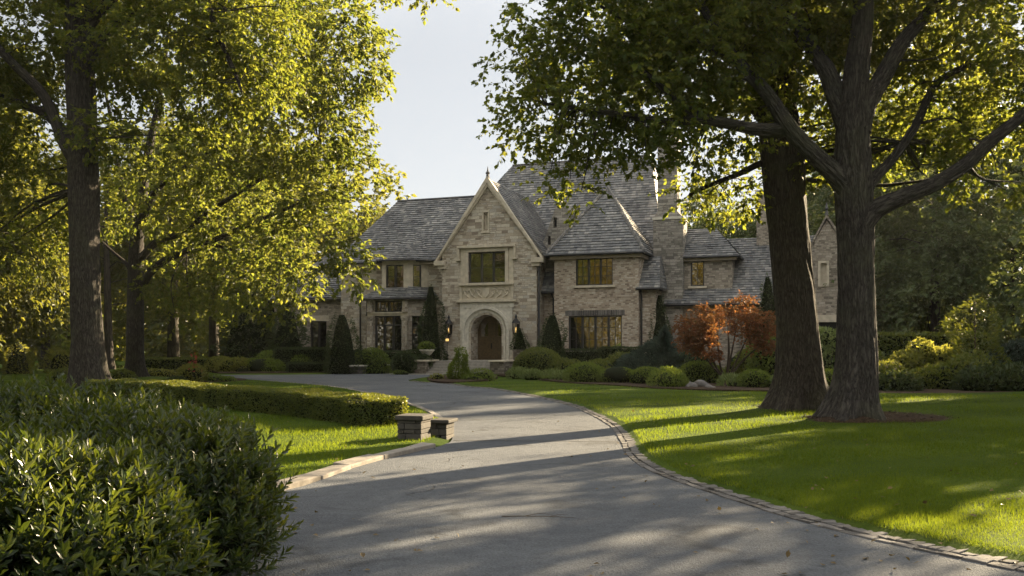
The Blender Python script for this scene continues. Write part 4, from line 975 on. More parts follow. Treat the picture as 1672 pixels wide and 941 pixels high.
for a_ in (.12, 2.88):
    mb = MB(); c_ = lows[1](a_, .12, 0); mb.lathe([(.34, 0), (.34, 1.3), (.25, 1.36), (.24, 3.6), (.30, 3.75), (.34, 3.95)], c_[0], c_[1], 12); part('column', mb, M['stone'])
    mb = MB(); mb.lathe([(.25, 4.22), (.22, 4.4), (.22, 5.0), (.28, 5.15)], c_[0], c_[1], 12); part('column', mb, M['stone'])
mb = MB(); e2 = [(-9.7, 1.45, 5.2), (-9.25, -.65, 5.2), (-5.55, -.65, 5.2), (-4.0, 1.2, 5.2)]; t2 = [(-8.5, 1.49, 5.95), (-8.1, .5, 5.95), (-6.05, .5, 5.95), (-4.8, 1.49, 5.95)]
for k in range(3): mb.slab([e2[k], e2[k + 1], t2[k + 1], t2[k]], .1)
part('pent_roof', mb, SL)
mb = MB(); mb.tube([(p[0], p[1], 5.14) for p in e2], .075, 6); mb.tube([(-10.3, 1.35, 7.8), (-10.3, 1.35, 0)], .06, 6); mb.tube([(-9.75, 1.35, 5.1), (-9.75, 1.35, 0)], .06, 6); part('downpipe', mb, M['dark'])

# ---- far left low wing
BF = FV(3.2); mb = MB(); sheet(mb, BF, rect(-19.0, -11.9, -.2, 5.6), [rect(-15.75, -14.3, 1.3, 3.75)]); mb.poly([(-11.9, 1.5, -.2), (-11.9, 3.2, -.2), (-11.9, 3.2, 5.6), (-11.9, 1.5, 5.6)]); part('wing_wall', mb, M['rubble'])
window(BF, -15.75, -14.3, 1.3, 3.75, 2, None, 2, 1, True, .2, 0, .42)
mb = MB(); mb.slab([(-19.4, 2.75, 5.5), (-11.5, 2.75, 5.5), (-11.5, 6.8, 9.4), (-16.2, 6.8, 9.4)], .12); mb.slab([(-11.5, 10.8, 5.5), (-19.4, 10.8, 5.5), (-16.2, 6.8, 9.4), (-11.5, 6.8, 9.4)], .12); mb.slab([(-19.4, 10.8, 5.5), (-19.4, 2.75, 5.5), (-16.2, 6.8, 9.4)], .12); part('roof', mb, SL, label='roof of the low wing at the far left')

# ---- main roof
mb = MB(); e0, r0 = 8.0, 16.1
A_, Bq, Cq, Dq = (-7.2, 5.0, e0), (11.25, 5.0, e0), (11.25, 15.6, e0), (-7.2, 15.6, e0); r1, r2 = (-1.7, 10.3, r0), (9.3, 10.3, r0)
mb.slab([A_, Bq, r2, r1], .12); mb.slab([Bq, Cq, r2], .12); mb.slab([Cq, Dq, r1, r2], .12); mb.slab([Dq, A_, r1], .12); part('roof', mb, SL, label='tall main hipped roof')
mb = MB(); mb.box(-6.8, 11.0, 5.4, 15.2, -.2, 7.9); mb.box(3.8, 4.8, 1.7, 5.5, -.2, 7.9); part('main_wall', mb, M['greystone'])
mb = MB()
for q in ((3.6, 10.3), (5.4, 10.3)): mb.tube([(q[0], q[1], r0 - .1), (q[0], q[1], r0 + .5), (q[0], q[1], r0 + .6), (q[0], q[1], r0 + 1.3)], [.12, .07, .13, .015], 6)
mb.tube([(-1.7, 10.3, r0 + .03), (9.3, 10.3, r0 + .03)], .1, 6); part('ridge_cresting', mb, M['lead'])
mb = MB(); BS = FV(2.0)                      # stone parapet wall between the two roofs, with two slits
sheet(mb, BS, [(3.35, 8.0), (5.2, 8.0), (5.3, 11.1), (4.6, 11.75), (3.45, 8.75)], [rect(4.25, 4.5, 9.9, 10.6), rect(3.85, 4.07, 8.75, 9.35)])
mb.poly([BS(3.45, 0, 8.75), BS(4.6, 0, 11.75), BS(4.6, -6.0, 11.75), BS(3.45, -6.0, 8.75)]); mb.poly([BS(4.6, 0, 11.75), BS(5.3, 0, 11.1), BS(5.3, -6.0, 11.1), BS(4.6, -6.0, 11.75)]); mb.poly([BS(5.3, 0, 11.1), BS(5.2, 0, 8), BS(5.2, -6.0, 8), BS(5.3, -6.0, 11.1)])
part('parapet_wall', mb, M['greystone'])
mb = MB(); mb.bbox(BS, 4.25, 4.5, -.3, -.2, 9.9, 10.6); part('vent', mb, M['void'])
mb = MB(); mb.bbox(BS, 3.85, 4.07, -.3, -.2, 8.75, 9.35); part('vent', mb, M['void'])
# connector between gable and brick block
BC = FV(1.6); mb = MB(); sheet(mb, BC, rect(3.72, 4.85, -.2, 5.7)); part('link_wall', mb, M['brick'])
mb = MB(); mb.slab([(3.73, 1.0, 5.5), (4.84, 1.0, 5.5), (4.84, 2.6, 8.4), (3.73, 2.6, 8.4)], .1); mb.slab([(3.0, 2.6, 8.38), (5.6, 2.6, 8.38), (5.6, 6.0, 9.6), (3.0, 6.0, 9.6)], .12); part('roof', mb, SL, label='short valley roof between gable and brick block')
mb = MB(); mb.tube([(3.73, .95, 5.42), (4.84, .95, 5.42)], .09, 6); mb.tube([(4.4, 1.0, 5.4), (4.45, 1.4, 5.0), (4.45, 1.45, 0)], .06, 6); mb.tube([(GR + .35, .35, 7.4), (GR + .12, .1, 7.0), (GR + .12, .1, 0)], .065, 6); part('downpipe', mb, M['lead'])

# ---- brick block with pyramid roof
BB = FV(.3); mb = MB(); sheet(mb, BB, rect(4.85, 10.48, -.2, 7.75), [rect(6.32, 8.8, 5.78, 7.62), rect(5.82, 9.4, 1.5, 3.8)])
mb.poly([(10.48, .3, -.2), (10.48, 6.4, -.2), (10.48, 6.4, 7.75), (10.48, .3, 7.75)]); mb.poly([(4.85, 6.4, -.2), (4.85, .3, -.2), (4.85, .3, 7.75), (4.85, 6.4, 7.75)]); part('brick_wall', mb, M['brick'])
window(BB, 6.32, 8.8, 5.78, 7.62, 3, None, 3, 2); window(BB, 5.82, 9.4, 1.5, 3.8, 4, None, 3, 2, True)
mb = MB()
for k in range(34): mb.bbox(BB, 5.62 + k * .117, 5.72 + k * .117, -.1, .02, 3.81, 4.16)
part('soldier_course', mb, M['paver'])
mb = MB(); E3 = 7.86; c4 = [(4.42, -.15, E3), (10.92, -.15, E3), (10.92, 6.8, E3), (4.42, 6.8, E3)]; ap_ = (7.75, 3.3, 12.55)
for k in range(4): mb.slab([c4[k], c4[(k + 1) % 4], ap_], .12)
part('roof', mb, SL, label='pyramid roof of the brick block')
mb = MB()
for k in (0, 1): 
    q = [np.array(c4[k]) + (np.array(ap_) - np.array(c4[k])) * f for f in np.linspace(0, 1, 25)]
    for i_ in range(24): mb.tube([tuple(q[i_] + [0, 0, .02]), tuple(q[i_] * .1 + q[i_ + 1] * .9 + [0, 0, .09])], [.10, .13], 6)
part('hip_tiles', mb, SL)
mb = MB(); mb.box(4.6, 10.75, .05, .3, 7.52, 7.72); mb.box(10.48, 10.75, .3, 6.5, 7.52, 7.722); part('eave', mb, M['soffit'])
mb = MB(); mb.tube([(4.42, 6.6, 7.8), (4.38, -.2, 7.8), (10.96, -.2, 7.8), (10.96, 6.6, 7.8)], .085, 6); part('gutter', mb, M['lead'])
# lean-to at its right corner
mb = MB(); mb.box(10.49, 11.5, .75, 3.0, -.2, 5.45); part('lean_to_wall', mb, M['brick'])
mb = MB(); mb.slab([(10.35, .3, 5.55), (11.85, .3, 5.55), (11.5, 2.4, 7.7), (10.5, 2.4, 7.7)], .12); mb.slab([(11.85, .3, 5.55), (11.9, 3.0, 5.55), (11.5, 3.0, 7.7), (11.5, 2.4, 7.7)], .12); part('roof', mb, SL, label='lean-to roof at the brick corner')
mb = MB(); mb.tube([(10.3, .25, 5.48), (11.9, .25, 5.48)], .085, 6); mb.tube([(10.62, .28, 5.4), (10.6, .66, 5.0), (10.6, .68, 0)], .06, 6); part('downpipe', mb, M['dark'])

# ---- chimneys
mb = MB(); mb.box(10.95, 12.9, 2.75, 4.6, -.2, 10.3); mb.hexa([(10.95, 2.75, 10.3), (12.9, 2.75, 10.3), (12.9, 4.6, 10.3), (10.95, 4.6, 10.3), (11.2, 3.0, 10.75), (12.5, 3.0, 10.75), (12.5, 4.3, 10.75), (11.2, 4.3, 10.75)]); mb.box(11.2, 12.5, 3.0, 4.3, 10.74, 15.3); ch = part('chimney', mb, M['greystone'])
mb = MB(); mb.box(11.08, 12.62, 2.88, 4.42, 15.3, 15.55); mb.box(11.4, 12.3, 3.2, 4.1, 15.54, 15.8); mb.build('chimney_cap', M['limeg'], ch)
mb = MB(); mb.box(10.9, 12.95, 2.7, 4.65, 10.2, 10.36); mb.build('string_course', M['limeg'], ch)
mb = MB(); mb.box(17.3, 18.15, 6.3, 7.2, 6, 12.1); ch = part('chimney', mb, M['rubble']); mb = MB(); mb.box(17.2, 18.25, 6.2, 7.3, 12.1, 12.3); mb.build('chimney_cap', M['limeg'], ch)

# ---- link with dormer, right wing, end gable
BW = FV(3.0); mb = MB(); sheet(mb, BW, rect(12.0, 23.5, -.2, 4.6), [rect(12.9, 13.9, 1.6, 3.6)]); part('wing_wall', mb, M['rubble'])
window(BW, 12.9, 13.9, 1.6, 3.6, 2, None, 2, 1, False)
mb = MB(); mb.slab([(11.7, 2.5, 4.6), (23.6, 2.5, 4.6), (23.6, 6.9, 9.2), (11.7, 6.9, 9.2)], .12); mb.slab([(23.6, 11.3, 4.6), (11.7, 11.3, 4.6), (11.7, 6.9, 9.2), (23.6, 6.9, 9.2)], .12); part('roof', mb, SL, label='roof of the right wing')
mb = MB(); mb.tube([(11.7, 2.45, 4.52), (23.6, 2.45, 4.52)], .085, 6); part('gutter', mb, M['dark'])
BM = FV(3.4); mb = MB(); sheet(mb, BM, rect(12.7, 16.0, 5.3, 7.65), [rect(13.32, 14.2, 5.78, 7.42)]); mb.poly([(16, 3.4, 5.3), (16, 7, 5.3), (16, 7, 7.65), (16, 3.4, 7.65)]); mb.poly([(12.7, 7, 5.3), (12.7, 3.4, 5.3), (12.7, 3.4, 7.65), (12.7, 7, 7.65)]); part('dormer_wall', mb, M['rubble'])
window(BM, 13.32, 14.2, 5.78, 7.42, 1, None, 3, 2, True, .15)
mb = MB(); q0, q1 = (12.3, 3.0, 7.72), (16.45, 3.0, 7.72); mb.slab([q0, q1, (14.75, 5.2, 9.75), (12.3, 5.2, 9.75)], .12); mb.slab([q1, (16.45, 7.6, 7.72), (14.75, 5.2, 9.75)], .12); mb.slab([(16.45, 7.6, 7.72), (12.3, 7.6, 7.72), (12.3, 5.2, 9.75), (14.75, 5.2, 9.75)], .12); part('roof', mb, SL, label='hipped dormer roof beside the chimney')
mb = MB(); mb.box(12.4, 16.3, 3.1, 3.38, 7.42, 7.6); part('eave', mb, M['soffit'])
mb = MB(); mb.tube([(12.3, 2.95, 7.66), (16.5, 2.95, 7.66), (16.5, 7.4, 7.66)], .08, 6); part('gutter', mb, M['lead'])
BX = FV(2.3); XL, XR, XC, XZ = 20.35, 23.6, 21.8, 9.9; mb = MB()
sheet(mb, BX, [(XL, -.2), (XR, -.2), (XR, 7.0), (XC, XZ - .3), (XL, 7.0)], [rect(21.45, 21.8, 5.75, 6.95), rect(20.9, 22.4, -.1, 3.3)]); mb.poly([(XL, 6, -.2), (XL, 2.3, -.2), (XL, 2.3, 7), (XL, 6, 7)]); mb.poly([(XR, 2.3, -.2), (XR, 6, -.2), (XR, 6, 7), (XR, 2.3, 7)]); part('gable_wall', mb, M['rubble'], label='rubble stone end gable at the right')
mb = MB(); mb.bbox(BX, 21.30, 21.448, -.1, .05, 5.6, 7.05); mb.bbox(BX, 21.802, 21.95, -.1, .05, 5.6, 7.05); mb.bbox(BX, 21.44, 21.81, -.25, -.18, 5.75, 6.95); mb.bbox(BX, 21.30, 21.95, -.2, .052, 6.952, 7.1); mb.bbox(BX, 21.30, 21.95, -.2, .052, 5.5, 5.748); part('slit_window', mb, LI)
mb = MB(); mb.bbox(BX, 20.7, 22.6, -.1, .05, 3.31, 3.75); part('lintel', mb, LI)
mb = MB(); mb.bbox(BX, 20.9, 22.4, -.3, -.2, -.1, 3.3); part('opening', mb, M['void'])
mb = MB()
for s_, ex in ((-1, XL - .3), (1, XR + .3)):
    o = [(ex, 6.6), (XC, XZ + .05), (XC, XZ - .16), (ex, 6.4)]; mb.prism(o if s_ < 0 else o[::-1], BX, -.1, .2)
part('gable_coping', mb, M['rubble'])
mb = MB()
for s_, ex in ((-1, XL - .35), (1, XR + .35)):
    a_, b_, c_, d_ = (ex, 2.32, 6.55), (XC, 2.32, XZ - .02), (XC, 8.5, XZ - .02), (ex, 8.5, 6.55); mb.slab([a_, b_, c_, d_] if s_ < 0 else [b_, a_, d_, c_], .12)
part('roof', mb, SL, label='roof of the small end gable')
mb = MB(); mb.tube([BX(XC, 0, XZ), BX(XC, 0, XZ + .3), BX(XC, 0, XZ + .4), BX(XC, 0, XZ + .8)], [.13, .06, .12, .015], 6); part('finial', mb, M['lead'])

# ---- wall lanterns either side of the door
for a_ in (-2.45, 2.42):
    mb = MB(); c_ = B0(a_, .42, 0); x, y = c_[0], c_[1]
    mb.lathe([(.02, 2.35), (.09, 2.42), (.05, 2.5), (.2, 2.62), (.21, 2.68)], x, y, 6); mb.lathe([(.30, 3.35), (.22, 3.5), (.1, 3.62), (.05, 3.7), (.09, 3.76), (.015, 3.95)], x, y, 6)
    for q in range(6):
        an = q * math.pi / 3; mb.tube([(x + .2 * math.cos(an), y + .2 * math.sin(an), 2.66), (x + .27 * math.cos(an), y + .27 * math.sin(an), 3.36)], .018, 4)
    mb.tube([B0(a_, 0, 3.0), B0(a_, .12, 2.5), B0(a_, .42, 2.4)], .03, 6); mb.bbox(B0, a_ - .07, a_ + .07, 0, .04, 2.7, 3.3)
    lo = part('wall_lantern', mb, M['black']); mb = MB(); mb.lathe([(.03, 2.72), (.05, 2.8), (.05, 2.98), (.02, 3.08)], x, y, 8); mb.build('lamp', M['glow'], lo)

# ---- steps, cheek walls, urn and planter (things of their own)
def hw(u, v, z=0.0):
    c_, s_ = math.cos(TH), math.sin(TH); return np.array([HO[0] + u * c_ + v * s_, HO[1] - u * s_ + v * c_, z])
st = empty('entrance_steps', hw(-.5, -2.0), -TH); tag(st, 'broad grey stone steps rising to the arched front door', 'steps')
def st_part(name, fn, m, bevel=.015):
    mb = MB(); fn(mb); return mb.build(name, M[m], st, bevel=bevel)
for k in range(5):
    st_part('tread', lambda mb: mb.box(-2.1, 2.35, -1.7 + k * .36, 2.0 if k == 4 else -1.7 + k * .36 + .40, -.05 if k == 0 else k * .172 - .002, (k + 1) * .172), 'step')
for x0, x1 in ((-3.0, -2.12), (2.37, 3.3)):
    o = st_part('cheek_wall', lambda mb: mb.box(x0, x1, -1.75, .2 if x0 < 0 else 1.98, -.1, .82), 'wallstone', 0); mb = MB(); mb.box(x0 - .08, x1 + .08, -1.85, .25 if x0 < 0 else 1.98, .82, .93); mb.build('coping', M['lime'], o, bevel=.02)
# ================================================================ GARDEN ROUND THE HOUSE
# urn and planter by the steps
p = hw(-3.05, -2.6, .93); mb = MB()
mb.lathe([(.26, .93), (.26, 1.02), (.12, 1.08), (.14, 1.16), (.3, 1.3), (.46, 1.5), (.50, 1.53), (.50, 1.6), (.40, 1.61), (.38, 1.52)], p[0], p[1], 20)
tag(mb.build('stone_urn', [M['limeg']], origin=p), 'flared grey stone urn on the left cheek wall of the steps', 'urn')
bush('urn_plant', 'trailing green plant growing out of the flared stone urn', 'plant', [(p + [0, 0, .85], (.55, .55, .34))], 260, .12, .6, 'juniper', zmin=1.5)
p2 = hw(2.85, -.9, .93); mb = MB()
mb.box(p2[0] - .42, p2[0] + .42, p2[1] - .42, p2[1] + .42, .93, 1.5); mb.box(p2[0] - .48, p2[0] + .48, p2[1] - .48, p2[1] + .48, 1.5, 1.6)
tag(mb.build('stone_planter', [M['wallstone']], origin=p2, bevel=.015), 'square stone planter on the right cheek wall of the steps', 'planter')
cone_tree('planter_shrub', 'small dark conical shrub in the square stone planter by the door', 'shrub', p2 + [0, 0, .66], 1.5, .62, 260, .13, 'yew', droop=.1)
p = hw(-2.35, -.9, .86); mb = MB(); mb.tube([(p[0], p[1], .93), (p[0], p[1], 2.1)], .022, 6); mb.lathe([(.03, 2.1), (.09, 2.14), (.1, 2.34), (.02, 2.42)], p[0], p[1], 8)
lo = mb.build('garden_lamp', [M['black']], origin=p); tag(lo, 'slim black lamp post with a small lantern left of the steps', 'lamp'); mb = MB(); mb.lathe([(.10, 2.16), (.112, 2.25), (.105, 2.33)], p[0], p[1], 8); mb.build('lamp', [M['glow']], lo, origin=p)
# low stone wall left of the steps
def stone_wall(name, label, a_, b_, wd, h, cap=.09):
    a_, b_ = np.asarray(a_), np.asarray(b_); mb = MB(); z = 0; r = 0
    line = np.linspace(a_, b_, 30)
    while z < h - .02:
        hh = min(h - z, rng.uniform(.11, .17)); ln_ = line + (b_ - a_) / np.linalg.norm(b_ - a_) * (.0 if r % 2 else .13)
        blocks(mb, ln_, -wd / 2, wd / 2, .36, z + .004, z + hh - .006, .012, .4, .002); z += hh; r += 1
    o = mb.build('courses', [M['pier']], None, bevel=.01)
    cm_ = MB(); blocks(cm_, line, -wd / 2 - .05, wd / 2 + .05, 1.1, h, h + cap, .008, .2, .003)
    root = empty(name, (a_ + b_) / 2); tag(root, label, 'wall'); 
    for q, nm in ((o, 'courses'), (cm_.build('coping', [M['limeg']], None, bevel=.012), 'coping')): q.parent = root; q.matrix_parent_inverse = Matrix.Translation(-Vector((a_ + b_) / 2))
stone_wall('stone_wall', 'low grey stone garden wall with a flat coping, left of the steps', G(569, 611), G(643, 609.5), .5, .5)
# yews and clipped balls
cone_tree('yew', 'dark conical yew at the left end of the house, beside the narrow window', 'shrub', P(558, 566, 58.6) * [1, 1, 0], 4.05, 1.4, 190, .17, power=.55, lump=.14)
cone_tree('yew', 'tall narrow dark yew beside the left side of the entrance gable', 'shrub', hw(-3.55, -.95), 6.1, .98, 210, .17, power=.5, lump=.16)
cone_tree('yew', 'dark conical yew between the entrance gable and the brick block', 'shrub', P(902, 566, 56.6) * [1, 1, 0], 3.95, 1.3, 190, .16, power=.55, lump=.14)
cone_tree('yew', 'dark pointed evergreen in front of the chimney base', 'shrub', P(1077, 566, 57) * [1, 1, 0], 5.3, 1.0, 150, .17, power=.6)
cone_tree('yew', 'dark pointed evergreen against the slate roof, just left of the brown trunk', 'shrub', P(1253, 566, 54.5) * [1, 1, 0], 6.3, 1.15, 140, .18, power=.65)
def Q(px, Y): return P(px, HZ, Y) * [1, 1, 0]
bush('ball_shrub', 'wide clipped dome shrub with yellow-green top behind the low stone wall', 'shrub', [(Q(605, 59.2) + [0, 0, .35], (1.4, 1.0, 1.28))], 330, .10, .6, 'juniper', lump=.03)
bush('ball_shrub', 'large dark clipped ball between the low stone wall and the steps', 'shrub', [(Q(661, 57.6) + [0, 0, .72], (.86, .8, .80))], 330, .10, .6, 'yew', lump=.03)
bush('ball_shrub', 'smaller dark clipped ball under the stone urn', 'shrub', [(Q(691, 58.2) + [0, 0, .7], (.62, .6, .62))], 330, .10, .6, 'yew', lump=.03)
bush('groundcover', 'low bright green clump at the foot of the large dark ball', 'plant', [(Q(654, 56.9) + [0, 0, .05], (.55, .35, .2))], 400, .09, .5, 'juniper')
bush('dome_shrub', 'big clipped green dome to the right of the steps', 'shrub', [(Q(877, 51.5) + [0, 0, .75], (1.42, 1.2, .92))], 330, .11, .6, 'box', lump=.03)
# hedges by the house
hedge('hedge', 'long low clipped hedge behind the far edge of the drive', [G(470, 609.5), G(530, 609), G(632, 607.5)], 1.1, .68, 420, .09, 'yew')
hedge('hedge', 'taller dark clipped hedge against the low left wing', [Q(452, 62.2), Q(500, 61.8), Q(538, 61.4)], 1.0, 1.65, 330, .11, 'yew')
hedge('hedge', 'dark clipped hedge under the bay window left of the door', [hw(-9.4, -1.2), hw(-6.5, -1.35), hw(-4.0, -1.2)], .9, 1.45, 330, .11, 'yew')
hedge('hedge', 'dark clipped hedge under the large brick window', [hw(5.1, -.9), hw(8.3, -1.0)], .9, 1.55, 330, .11, 'yew')
hedge('hedge', 'slightly taller dark hedge block at the brick corner', [hw(8.45, -1.1), hw(10.9, -1.2)], 1.1, 1.7, 330, .11, 'yew')
for (px, Y, rx, rz, mt, lab) in [(385, 60.5, 1.3, .8, 'golden', 'loose sunlit yellow-green shrub at the left end of the low hedge'), (425, 60.8, 1.4, .78, 'juniper', 'loose green shrub touching the left end of the low hedge'), (452, 63, 1.4, 1.05, 'juniper', 'spreading light green plant behind the low hedge, left part'), (497, 61.5, 1.0, .85, 'juniper', 'small light green plant behind the low hedge, before the tall dark hedge'), (356, 62, 1.1, .75, 'golden', 'yellow-topped shrub farthest left in the hedge line')]:
    bush('shrub', lab, 'shrub', [(Q(px, Y) + [0, 0, .3], (rx, .9, rz)), (Q(px + 9, Y) + [0, -.2, .15], (rx * .7, .7, rz * .8))], 230, .15, .5, mt, lump=.16, rand=1.0, up=.6)
# island bed
p = Q(749, 46.8)
cone_tree('shrub', 'loose conical yellow-green shrub on the island in the drive, before the steps', 'shrub', p + [0, 0, .05], 1.75, .72, 620, .15, 'juniper', power=.6, lump=.2, Wr=.45, droop=.3, core=False)
bush('groundcover', 'low green groundcover right of the conical island shrub', 'plant', [(Q(786, 46.6) + [0, 0, .1], (.75, .5, .45)), (Q(770, 46) + [0, 0, .05], (.7, .5, .25))], 260, .12, .45, 'juniper', lump=.15)
bush('flower_clump', 'small yellow flower clump at the left tip of the island bed', 'plant', [(Q(714, 46.6) + [0, 0, .1], (.35, .3, .26))], 330, .09, .5, 'golden', lump=.15)
# right hand border
for k, (px, Y, rx, rz, z, mt, lab) in enumerate([
    (957, 43.2, .95, .55, .38, 'juniper', 'rounded bright green mound, first of the row from the steps'), (1008, 42.4, .88, .5, .36, 'juniper', 'rounded bright green mound, second of the row from the steps'),
    (1058, 41.2, .98, .5, .36, 'juniper', 'long rounded green mound in the middle of the row'), (1091, 38.2, .62, .48, .3, 'juniper', 'small yellow-green mound in front of the row, left of the rocks'),
    (1143, 42.2, 1.12, .62, .42, 'juniper', 'broad green mound behind the rocks'), (1231, 37.5, .68, .52, .36, 'juniper', 'round green shrub just left of the brown tree trunk'), (1353, 36.6, .62, .55, .38, 'juniper', 'round green shrub seen between the two big trunks')]):
    bush('mound_shrub', lab, 'shrub', [(Q(px, Y) + [0, 0, z], (rx, .8, rz)), (Q(px + 12, Y) + [0, .2, z - .06], (rx * .8, .7, rz * .9))], 420, .11, .4, mt, 'mounded shrubs along the border', lump=.12, up=.5)
for (px, Y, rx, rz, mt, lab) in [(846, 49.5, .6, .4, 'hosta', 'pale leafy perennial clump beside the right cheek wall'), (872, 47.5, .75, .45, 'hosta', 'pale arching perennial clump below the clipped dome'), (898, 47, .55, .38, 'hosta', 'low pale perennial clump right of the clipped dome'), (916, 45.8, .5, .26, 'hosta', 'flat silvery groundcover before the first mound'), (1200, 38.4, .6, .3, 'hosta', 'low silvery groundcover right of the rocks'), (1262, 37.2, .5, .25, 'hosta', 'low silvery groundcover at the foot of the brown trunk')]:
    bush('perennial', lab, 'plant', [(Q(px, Y) + [0, 0, .12], (rx, .5, rz))], 150, .26, .32, mt, rand=.7, up=.7, core=True, coref=.6, lump=.2)
for (px, Y, rx, rz, z, mt, lab) in [(970, 49, 1.2, .62, .4, 'box', 'loose dark green shrub behind the first mound'), (1020, 50, 1.1, .85, .5, 'box', 'leafy green shrub in front of the brick window hedge'), (925, 50.5, .8, .7, .4, 'box', 'small leafy shrub right of the clipped dome'), (1130, 48, 1.2, .9, .5, 'yew', 'dark spreading evergreen under the red maple, left side'), (1225, 46.5, 1.5, 1.0, .7, 'box', 'dark green shrub under the red maple, right side'), (1262, 44, 1.2, 1.35, .9, 'juniper', 'bright green bush behind the brown trunk')]:
    bush('shrub', lab, 'shrub', [(Q(px, Y) + [0, 0, z], (rx, .9, rz)), (Q(px + 14, Y) + [0, .3, z * .9], (rx * .7, .8, rz * 1.1)), (Q(px - 16, Y) + [0, .1, z * .7], (rx * .6, .8, rz * .8))], 170, .19, .45, mt, lump=.2, rand=1.0, up=.5)
cone_tree('blue_spruce', 'grey-blue spreading spruce between the chimney base and the red maple', 'tree', Q(1085, 48.5), 2.9, 1.75, 620, .26, 'spruce', power=.8, lump=.3, layers=4, Wr=.2, droop=.25, core=False)
# rocks
for k, (px, py, rr) in enumerate([(1112, 633, .36), (1128, 635.5, .24), (1145, 634.5, .33), (1160, 636.5, .2), (1122, 630, .22)]):
    c_ = G(px, py); tm = TM(); n_ = 0; core_ell(tm, c_ + [0, 0, rr * .3], (rr * 1.25, rr * .9, rr * .72), 1.0, 0, .14)
    tag(tm.build('rock', [M['rock']], origin=c_), ['large grey rock at the left end of the rock group before the border', 'small low rock between the two large rocks', 'large grey rock in the middle of the rock group', 'small rock at the right end of the rock group', 'grey rock half hidden behind the left large rock'][k], 'rock', 'rocks along the lawn edge')
# Japanese maple
b0 = Q(1185, 41.5); rows = [(1147, 535, 41.5, 40, 19, .9), (1185, 515, 41.8, 50, 23, 1.0), (1228, 530, 41.5, 38, 21, .9), (1200, 497, 42, 30, 12, .7), (1135, 552, 41, 22, 12, .6), (1248, 553, 41.3, 20, 16, .6), (1190, 545, 40.8, 45, 16, .6), (1165, 570, 41, 36, 14, .7), (1220, 568, 41.2, 36, 15, .7), (1128, 562, 41, 22, 12, .6), (1190, 530, 41, 50, 20, .8)]
br = lambda px, py: [tuple(b0 + [0, 0, .15]) + (.06,), tuple(P((px + 1185) / 2 - 3, 590, 41.5)) + (.045,), tuple(P(px, py, 41.5)) + (.02,)]
tree('red_maple', 'Japanese maple with orange-red leaves and many thin stems before the right wing', [tuple(b0) + (.09,), tuple(b0 + [.05, 0, .35]) + (.08,), tuple(P(1190, 575, 41.5)) + (.05,), tuple(P(1188, 520, 41.5)) + (.02,)], [br(1150, 545), br(1225, 540), br(1135, 560), br(1205, 520), br(1245, 560), br(1170, 525)], px_lobes(rows), dens=200, nleaf=9, Ls=.12, Wr=.5, mt='maple', bk='stem', flare=(.3, .2), twig=.26, nseg=8, gap=-.35, nscale=1.6, sub=3, droop=.1, inner=.3, step=.2)
# right of the trunks
hedge('hedge', 'clipped hedge at the back of the lawn, right of the grey trunk', [Q(1415, 45.5), Q(1500, 46.5), Q(1600, 47.5)], 1.3, 2.3, 150, .17, 'box', z0=.1)
for (px, Y, ells, n, Ls, mt, lab) in [
    (1500, 40.5, [(0, .6, 1.1, .7), (24, 1.15, .8, .55), (-16, .95, .7, .5), (45, 1.25, .55, .45), (8, 1.55, .45, .5)], 120, .20, 'golden', 'sunlit golden shrub in front of the clipped hedge'),
    (1440, 36.3, [(0, .5, .8, .55), (14, .7, .5, .4)], 160, .17, 'golden', 'pale pinkish flowering shrub beside the grey trunk'),
    (1540, 36.0, [(0, .4, 1.3, .75), (30, .5, .9, .8)], 150, .18, 'box', 'dark spreading shrub at the foot of the golden shrub'),
    (1475, 34.8, [(0, .3, .9, .5), (-22, .3, .7, .4)], 150, .17, 'yew', 'low dark groundcover at the lawn edge below the golden shrub'),
    (1645, 40, [(0, .9, 1.5, 1.1), (30, 1.3, 1.2, 1.0), (-28, .7, 1.1, .8)], 120, .21, 'spruce', 'big grey-green shrub at the right edge of the border'),
    (1605, 34.4, [(0, .3, 1.1, .6), (30, .3, 1.0, .5), (62, .35, 1.0, .6)], 140, .19, 'yew', 'low dark shrub at the lawn edge by the right border'),
    (1345, 42.5, [(0, 1.2, .9, 1.0), (10, 2.0, .75, .8), (-12, .7, .8, .7)], 110, .20, 'hosta', 'tall pale feathery shrub seen between the two big trunks'),
    (1405, 44, [(0, .8, 1.5, 1.0), (-40, .7, 1.3, .9)], 120, .2, 'box', 'dark green shrub behind the grey trunk')]:
    bush('shrub', lab, 'shrub', [(Q(px + dx, Y) + [0, .1 * k, z], (rx, .9, rz)) for k, (dx, z, rx, rz) in enumerate(ells)], n, Ls, .5, mt, lump=.22, rand=1.0, up=.5, coref=.72, extra=('pale', 40, .08) if 'pinkish' in lab else None)
cone_tree('young_conifer', 'young conifer with a sunlit open top at the right side of the border', 'tree', Q(1592, 39.8), 4.15, 1.35, 150, .22, 'box', power=.95, lump=.25, layers=7, Wr=.35, droop=.05, core=False)

# ================================================================ LEFT SIDE
hl_ = [G(150, 655), G(260, 662), G(400, 676), G(520, 690), G(628, 705)]
hl2 = [p_ + [0, .55, 0] for p_ in hl_]
hedge('hedge', 'long low clipped box hedge running from the left trunk to the stone pier', hl2, .95, .62, 1500, .055, 'box', z0=.03, soft=.025)
HEDGE_KEEP = [np.vstack([[(p_[0], p_[1] - .5) for p_ in hl2], [(p_[0], p_[1] + .5) for p_ in hl2[::-1]]])]
